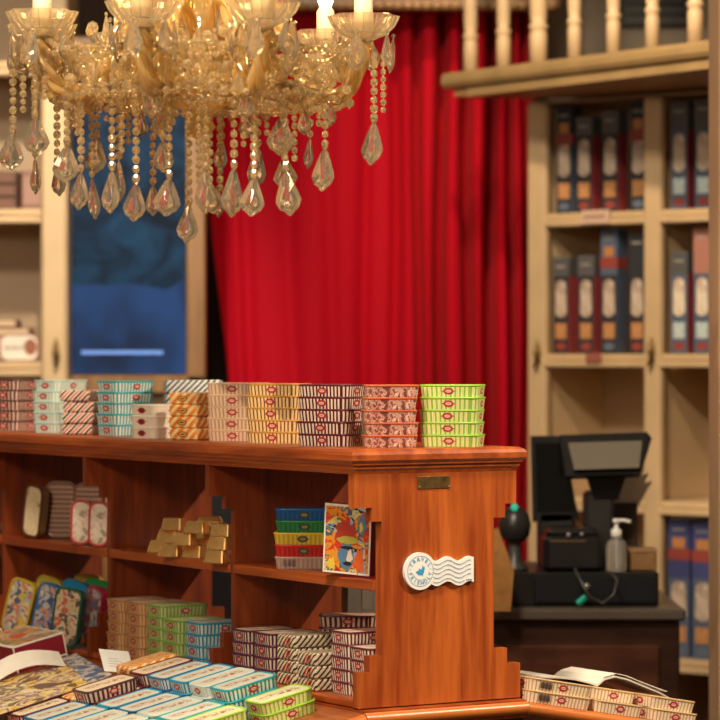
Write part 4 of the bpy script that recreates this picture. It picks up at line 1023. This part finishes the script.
# cartons behind the open compartments; navy one added to keep its gap dark
for label,px,py,D,w_,zt_,c_ in (('grey paper carton on the far tray, glimpsed between shelf and end panel',364,600,6.35,.085,.915,(.20,.18,.15)),
                          ('tall dark navy carton added on the far tray to darken the divider gap',226,560,7.2,.15,1.19,(.005,.006,.011))):
    q=at(px,py,D); v,u,_=to_uv(q); zb_=zr(v-.62*w_)+.006
    r=empty('carton',label,'box',rotz(loc(v,u,zb_),R(8)))
    kid(r,MB().bbox((-w_/2,-w_/2,0),(w_/2,w_/2,zt_-zb_),.002).build('body',[plain('carton_colour',c_,.5,noise=.1)]))
    mb=MB(); mb.box((-w_*.12,-w_/2-.0008,zt_-zb_-.05),(w_*.12,-w_/2+.0002,zt_-zb_)); kid(r,mb.build('tape',[plain('tape_tone',[x*1.3 for x in c_],.3)]))

# ------------------------------------------------------------------ chandelier
rnd=random.Random(11)
def crystal_mat(name,tint,body,fac):
    m=bpy.data.materials.new(name); m.use_nodes=True; nt=m.node_tree; nt.nodes.clear()
    out=nt.nodes.new('ShaderNodeOutputMaterial'); g=nt.nodes.new('ShaderNodeBsdfGlass'); g.inputs['Color'].default_value=col4(tint); g.inputs['IOR'].default_value=1.5; g.inputs['Roughness'].default_value=.0
    t=nt.nodes.new('ShaderNodeBsdfTranslucent'); t.inputs['Color'].default_value=col4(body)
    d=nt.nodes.new('ShaderNodeBsdfDiffuse'); d.inputs['Color'].default_value=col4(body)
    gl=nt.nodes.new('ShaderNodeBsdfGlossy'); gl.inputs['Color'].default_value=(1,.93,.8,1); gl.inputs['Roughness'].default_value=.04
    m1=nt.nodes.new('ShaderNodeMixShader'); m1.inputs[0].default_value=.5; lk(nt,t.outputs[0],m1.inputs[1]); lk(nt,d.outputs[0],m1.inputs[2])
    m2=nt.nodes.new('ShaderNodeMixShader'); m2.inputs[0].default_value=.35; lk(nt,m1.outputs[0],m2.inputs[1]); lk(nt,gl.outputs[0],m2.inputs[2])
    m3=nt.nodes.new('ShaderNodeMixShader'); m3.inputs[0].default_value=fac; lk(nt,g.outputs[0],m3.inputs[1]); lk(nt,m2.outputs[0],m3.inputs[2])
    lk(nt,m3.outputs[0],out.inputs['Surface']); return m
XT=crystal_mat('clear_crystal',(1,.95,.87),(.92,.80,.62),.14)
XB=crystal_mat('bead_crystal',(1,.92,.74),(1,.84,.56),.26)
XG=crystal_mat('gilded_glass_rope',(1,.84,.48),(.92,.68,.30),.50)
XC=crystal_mat('moulded_glass_cup',(1,.95,.84),(.92,.80,.60),.25)
CHD=5.6; CX=at(200,0,CHD).x
ch=empty('chandelier','large crystal chandelier with gilt glass arms and candle lamps hanging over the counter','chandelier',Matrix.Translation(V((CX,CHD,1.6))))
def cz_(z): return z-1.6
def rodr(r,a,z): return V((r*math.cos(a),-r*math.sin(a),cz_(z)))      # a = angle, front is towards the lens
arms=[R(x) for x in (12,66,106,154,194,238,286,318)]
RR=.312
prof=[(.03,1.95),(.05,2.00),(.085,2.045),(.115,2.052),(.145,2.03),(.165,1.985),(.19,1.93),(.215,1.893),(.245,1.878),(.275,1.884),(.296,1.912),(.308,1.948),(.312,1.972)]
def smooth(pts,n=3):
    out=[]
    for i in range(len(pts)-1):
        p0,p1,p2,p3=pts[max(i-1,0)],pts[i],pts[i+1],pts[min(i+2,len(pts)-1)]
        for k in range(n):
            t=k/n; out.append(tuple(.5*((2*b)+(c-a)*t+(2*a-5*b+4*c-d)*t*t+(-a+3*b-3*c+d)*t**3) for a,b,c,d in zip(p0,p1,p2,p3)))
    return out+[pts[-1]]
sp_=smooth(prof,4)
for a in arms:
    mb=MB(); c=[rodr(r,a,z) for r,z in sp_]; side=V((math.sin(a),math.cos(a),0))
    for s in range(3):
        path=[]
        for i,p in enumerate(c):
            t=(c[min(i+1,len(c)-1)]-c[max(i-1,0)]).normalized(); nn=side.cross(t)
            th=i*.42+s*2*math.pi/3; path.append(p+(side*math.cos(th)+nn*math.sin(th))*.0088)
        mb.tube(path,.0080,0,6)
    kid(ch,mb.build('arm',[XG]))
    cp=rodr(RR,a,1.975)
    mb=MB(); mb.lathe([(0,0),(.012,0),(.020,.006),(.040,.016),(.054,.032),(.062,.050),(.059,.051),(.050,.034),(.034,.020),(.012,.010),(0,.010)],cp,0,40,False,8,.09)
    kid(ch,mb.build('cup',[XC]))
    mb=MB(); mb.lathe([(0,.008),(.0175,.008),(.0172,.090),(.012,.097),(0,.097)],cp,0,18); cn=kid(ch,mb.build('candle',[CANDLE:=bpy.data.materials.get('candle_sleeve') or plain('candle_sleeve',(.80,.62,.40),.45)]))
    mb=MB(); mb.lathe([(0,.093),(.009,.094),(.015,.110),(.016,.125),(.010,.147),(.004,.163),(0,.167)],cp,0,14)
    kid(ch,mb.build('bulb',[bpy.data.materials.get('lamp_glow') or plain('lamp_glow',(1,.8,.5),.4,emit=(1,.66,.30),es=30)]))
# stem with glass bowls
mb=MB(); mb.lathe([(0,1.80),(.012,1.805),(.03,1.825),(.018,1.845),(.04,1.86),(.085,1.885),(.095,1.905),(.05,1.915),(.025,1.93),(.045,1.96),(.050,1.99),(.03,2.02),(.02,2.05),(.05,2.10),(.055,2.15),(.025,2.22),(.02,2.4),(.012,2.5)],(0,0,-1.6),0,24)
kid(ch,mb.build('stem',[XG]))
mb=MB(); mb.tube([(0,0,.89),(0,0,2.2)],.006,0,6); kid(ch,mb.build('hanging_rod',[M['brass']]))
mb=MB()
for r,z in ((.235,1.888),(.15,1.872),(.30,1.955)):
    mb.tube([rodr(r,2*math.pi*i/48,z) for i in range(49)],.0012,0,5)
kid(ch,mb.build('wire_ring',[M['brass']]))
def drop_mesh(w,h,t=.28):
    """flat faceted kite pendant hanging from its origin"""
    o=[(0,0),(.16,-.10),(.30,-.30),(.44,-.52),(.50,-.66),(.44,-.74),(.36,-.84),(.20,-.90),(.10,-.97),(0,-1)]
    out=[(x*w,z*h) for x,z in o]+[(-x*w,z*h) for x,z in o[-2:0:-1]]
    n=len(out); mb=MB(); c=-.66*h; th=w*t
    inn=[(x*.52,c+(z-c)*.55) for x,z in out]
    vs=[V((x,0,z)) for x,z in out]+[V((x,-th/2,z)) for x,z in inn]+[V((x,th/2,z)) for x,z in inn]
    fs=[]
    for j in range(n):
        k=(j+1)%n; fs+= [(j,n+j,n+k,k),(j,k,2*n+k,2*n+j)]
    vs+=[V((0,-th*.66,c)),V((0,th*.66,c))]
    fs+=[(n+j,3*n,n+(j+1)%n) for j in range(n)]+[(2*n+(j+1)%n,3*n+1,2*n+j) for j in range(n)]
    mb.add(vs,fs,0); mb.bead((0,0,h*.02),w*.12,0,6); return mb
DM={}
def drop(p,w,h,rot):
    k=(round(w,3),round(h,2))
    if k not in DM:
        o=drop_mesh(*k).build('crystal_drop',[XT]); DM[k]=o.data; 
    else:
        o=bpy.data.objects.new('crystal_drop',DM[k]); COL.objects.link(o)
    kid(ch,o); o.location=p; o.rotation_euler=(R(rnd.uniform(-7,7)),R(rnd.uniform(-6,6)),rot); return o
def chain(pts,r,name='bead_chain',gap=2.05):
    mb=MB(); P=[V(p) for p in pts]; acc=0; ln=[(P[i+1]-P[i]).length for i in range(len(P)-1)]; tot=sum(ln); n=max(1,int(tot/(r*gap)))
    for k in range(n+1):
        d=tot*k/n; i=0
        while i<len(ln)-1 and d>ln[i]: d-=ln[i]; i+=1
        q=P[i].lerp(P[i+1],min(1,d/max(ln[i],1e-6))); mb.bead(q,r*rnd.uniform(.86,1.08),0,6)
    mb.tube(P,.0009,0,4,True,False)
    return kid(ch,mb.build(name,[XB]))
# long pendants: (px, top row, bottom row, width, ring radius, +1 front / -1 back)
PD=[(13,133,172,26,.355,1),(35,118,157,27,.33,1),(35,158,193,13,.31,-1),(67,145,186,28,.27,1),(57,165,196,18,.29,-1),(97,138,177,26,.24,-1),(81,172,213,19,.25,1),(92,178,218,13,.24,-1),
    (112,170,212,24,.235,1),(119,160,200,16,.235,-1),(136,183,222,24,.22,1),(153,185,217,17,.20,-1),(169,178,217,28,.20,1),(189,205,241,25,.15,1),(210,183,216,24,.15,-1),(222,140,170,15,.22,-1),
    (206,170,217,22,.2,1),(220,192,218,10,.2,-1),(234,168,220,27,.2,1),(258,147,187,20,.22,-1),(254,178,216,26,.23,1),(282,117,155,28,.235,1),(284,158,190,26,.235,-1),(285,172,215,30,.235,1),
    (310,138,168,11,.26,-1),(325,148,191,26,.27,1),(374,122,168,27,.335,1),(160,104,136,22,.17,1),(163,140,172,22,.17,1)]
for px,y0,y1,wpx,r,sg in PD:
    D=CHD
    for _ in range(4):
        x=(px-360)*D/F-CX; rr=max(r,abs(x)+.002); D=CHD-sg*math.sqrt(max(0,rr*rr-x*x))
    sc=F/D; top=at(px,y0,D)-V((CX,CHD,1.6))
    drop(top,wpx/sc,(y1-y0)/sc,R(rnd.uniform(-38,38)))
    zt_=cz_(1.888 if rr<.29 else 1.95)
    if zt_-top.z>.02: chain([top+Z*.008,V((top.x,top.y,zt_))],.0078)
    if rnd.random()<.55 and zt_-top.z>.05: chain([top+V((.017,.012,.02+rnd.random()*.03)),V((top.x+.017,top.y+.012,zt_))],.0066)
# drops round each cup, and strings between the cups
for ai,a in enumerate(arms):
    cp=rodr(RR,a,1.975)
    for k in range(6):
        t=2*math.pi*(k+.3)/6; q=cp+V((.058*math.cos(t),.058*math.sin(t),.030))
        h=.062 if k%2 else .070
        drop(q-Z*.016,.038,h,t+R(90)+R(rnd.uniform(-20,20)))
    b=arms[(ai+1)%8]; cq=rodr(RR,b,1.975)
    for sag,rin,r_ in ((.055,0.0,.0068),(.10,.05,.0074)):
        pts=[]
        for i in range(13):
            t=i/12; p=cp.lerp(cq,t); p=p*(1-0); p.z=cp.z+.01-sag*math.sin(math.pi*t)
            s=1-rin*math.sin(math.pi*t)/RR; pts.append(V((p.x*s,p.y*s,p.z)))
        chain(pts,r_)
    # from the cup up to the crown, and from the arch down to the ring
    pts=[cp.lerp(rodr(.05,a,2.14),i/10)+Z*(.03-.13*math.sin(math.pi*i/10)) for i in range(11)]; chain(pts,.0066)
    for rr_,zz_,hh in ((.25,1.872,.05),(.19,1.925,.055),(.115,2.04,.06)):
        drop(rodr(rr_,a+.03,zz_),.034,hh,rnd.uniform(-1,1))
# the thick sparkle of small crystals that fills the body between the arms
mb=MB()
for i in range(460):
    a=rnd.uniform(0,2*math.pi)
    if math.sin(a)>0 and min(abs(a-q) for q in arms)<.16: continue
    r=.31*math.sqrt(rnd.uniform(.05,1)); z=1.855+.03*(r/.3)+.012*rnd.uniform(-1,1)+ (rnd.random()**1.15)*.16*(1-(r/.36)**2*.75)
    mb.bead(rodr(r,a,z),rnd.uniform(.0055,.0125),0,6)
for i in range(80):
    a=rnd.uniform(0,2*math.pi); r=rnd.uniform(.10,.30); z=rnd.uniform(1.90,1.99+.05*(r<.2)); q=drop_mesh(.030,.052); T_=Matrix.Translation(rodr(r,a,z))@Matrix.Rotation(rnd.uniform(-1.5,1.5),4,'Z')
    mb.add([T_@V(v_) for v_ in q.v],q.f,0)
o=kid(ch,mb.build('small_crystals',[XB])); o['kind']='stuff'

for r,z,g in ((.235,1.886,2.2),(.15,1.868,2.2),(.30,1.953,2.2),(.27,1.875,2.6)):
    chain([rodr(r,2*math.pi*i/40,z-.006*abs(math.sin(i*math.pi/5))) for i in range(41)],.0078,'bead_ring',g)

for k_,p_ in list(P.items()):
    if k_ not in USED:
        for c_ in list(p_.children): bpy.data.objects.remove(c_)
        bpy.data.objects.remove(p_)
# ------------------------------------------------------------------ camera and light
cd=bpy.data.cameras.new('camera'); cam=bpy.data.objects.new('camera',cd); COL.objects.link(cam)
cam.location=CAM; cam.rotation_euler=(R(90),0,0); cd.sensor_width=36; cd.lens=F/720*36; cd.shift_y=-5/720
cd.clip_end=100; cd.dof.use_dof=True; cd.dof.focus_distance=5.78; cd.dof.aperture_fstop=4.6
S.camera=cam
w=bpy.data.worlds.new('world'); S.world=w; w.use_nodes=True; nt=w.node_tree
bgn=nt.nodes['Background']; t=nt.nodes.new('ShaderNodeTexCoord'); vo=nt.nodes.new('ShaderNodeTexVoronoi'); vo.inputs['Scale'].default_value=5.5
lk(nt,t.outputs['Generated'],vo.inputs['Vector'])
sp=nt.nodes.new('ShaderNodeSeparateXYZ'); lk(nt,t.outputs['Generated'],sp.inputs[0])
dot=mathn(nt,'MULTIPLY',mathn(nt,'LESS_THAN',vo.outputs['Distance'],.13),mathn(nt,'GREATER_THAN',sp.outputs['Z'],.05))  # bright overhead dots added so the crystals have something to sparkle with
st=mathn(nt,'MULTIPLY_ADD',dot,16.0,.09)
bgn.inputs[0].default_value=(1,.74,.45,1); lk(nt,st,bgn.inputs[1])
def light(name,kind,p,tgt,power,c,size=.3,**kw):
    d=bpy.data.lights.new(name,kind); o=bpy.data.objects.new(name,d); COL.objects.link(o)
    o.location=p; o.rotation_euler=(V(tgt)-V(p)).to_track_quat('-Z','Y').to_euler(); d.energy=power; d.color=c
    if kind=='AREA': d.size=size
    else: d.shadow_soft_size=size
    for k,x in kw.items(): setattr(d,k,x)
    return o
WARM=(1,.82,.60); WW=(1,.83,.62)
light('shelf_spot','SPOT',(2.5,5.2,2.9),loc(.2,.25,.95),380,WARM,.05,spot_size=R(48),spot_blend=.6)
light('front_top_fill','AREA',(-.5,3.9,4.0),loc(-.1,.35,.9),150,WW,.5)  # unseen fill added from above to brighten the fronts of the tins
light('front_fill','AREA',(-1.5,2.6,2.5),loc(-.05,.6,.9),55,WW,.6)
light('curtain_spot','SPOT',(.15,8.4,3.4),(.28,9.6,2.08),72,(1,.62,.42),.06,spot_size=R(38),spot_blend=.9)
light('bookcase_spot','SPOT',(.10,6.9,3.2),(.85,8.9,1.7),165,(1,.76,.5),.06,spot_size=R(58),spot_blend=.7)
light('chandelier_sparkle_spot','SPOT',(-1.5,3.6,3.0),(CX,5.6,1.9),230,(1,.80,.52),.02,spot_size=R(20),spot_blend=.5)  # unseen small spot added in front to make the crystals sparkle
light('left_case_spot','SPOT',(-.75,7.6,3.1),(-.93,9.2,1.75),230,WW,.06,spot_size=R(40),spot_blend=.7)
S.view_settings.view_transform='Standard'
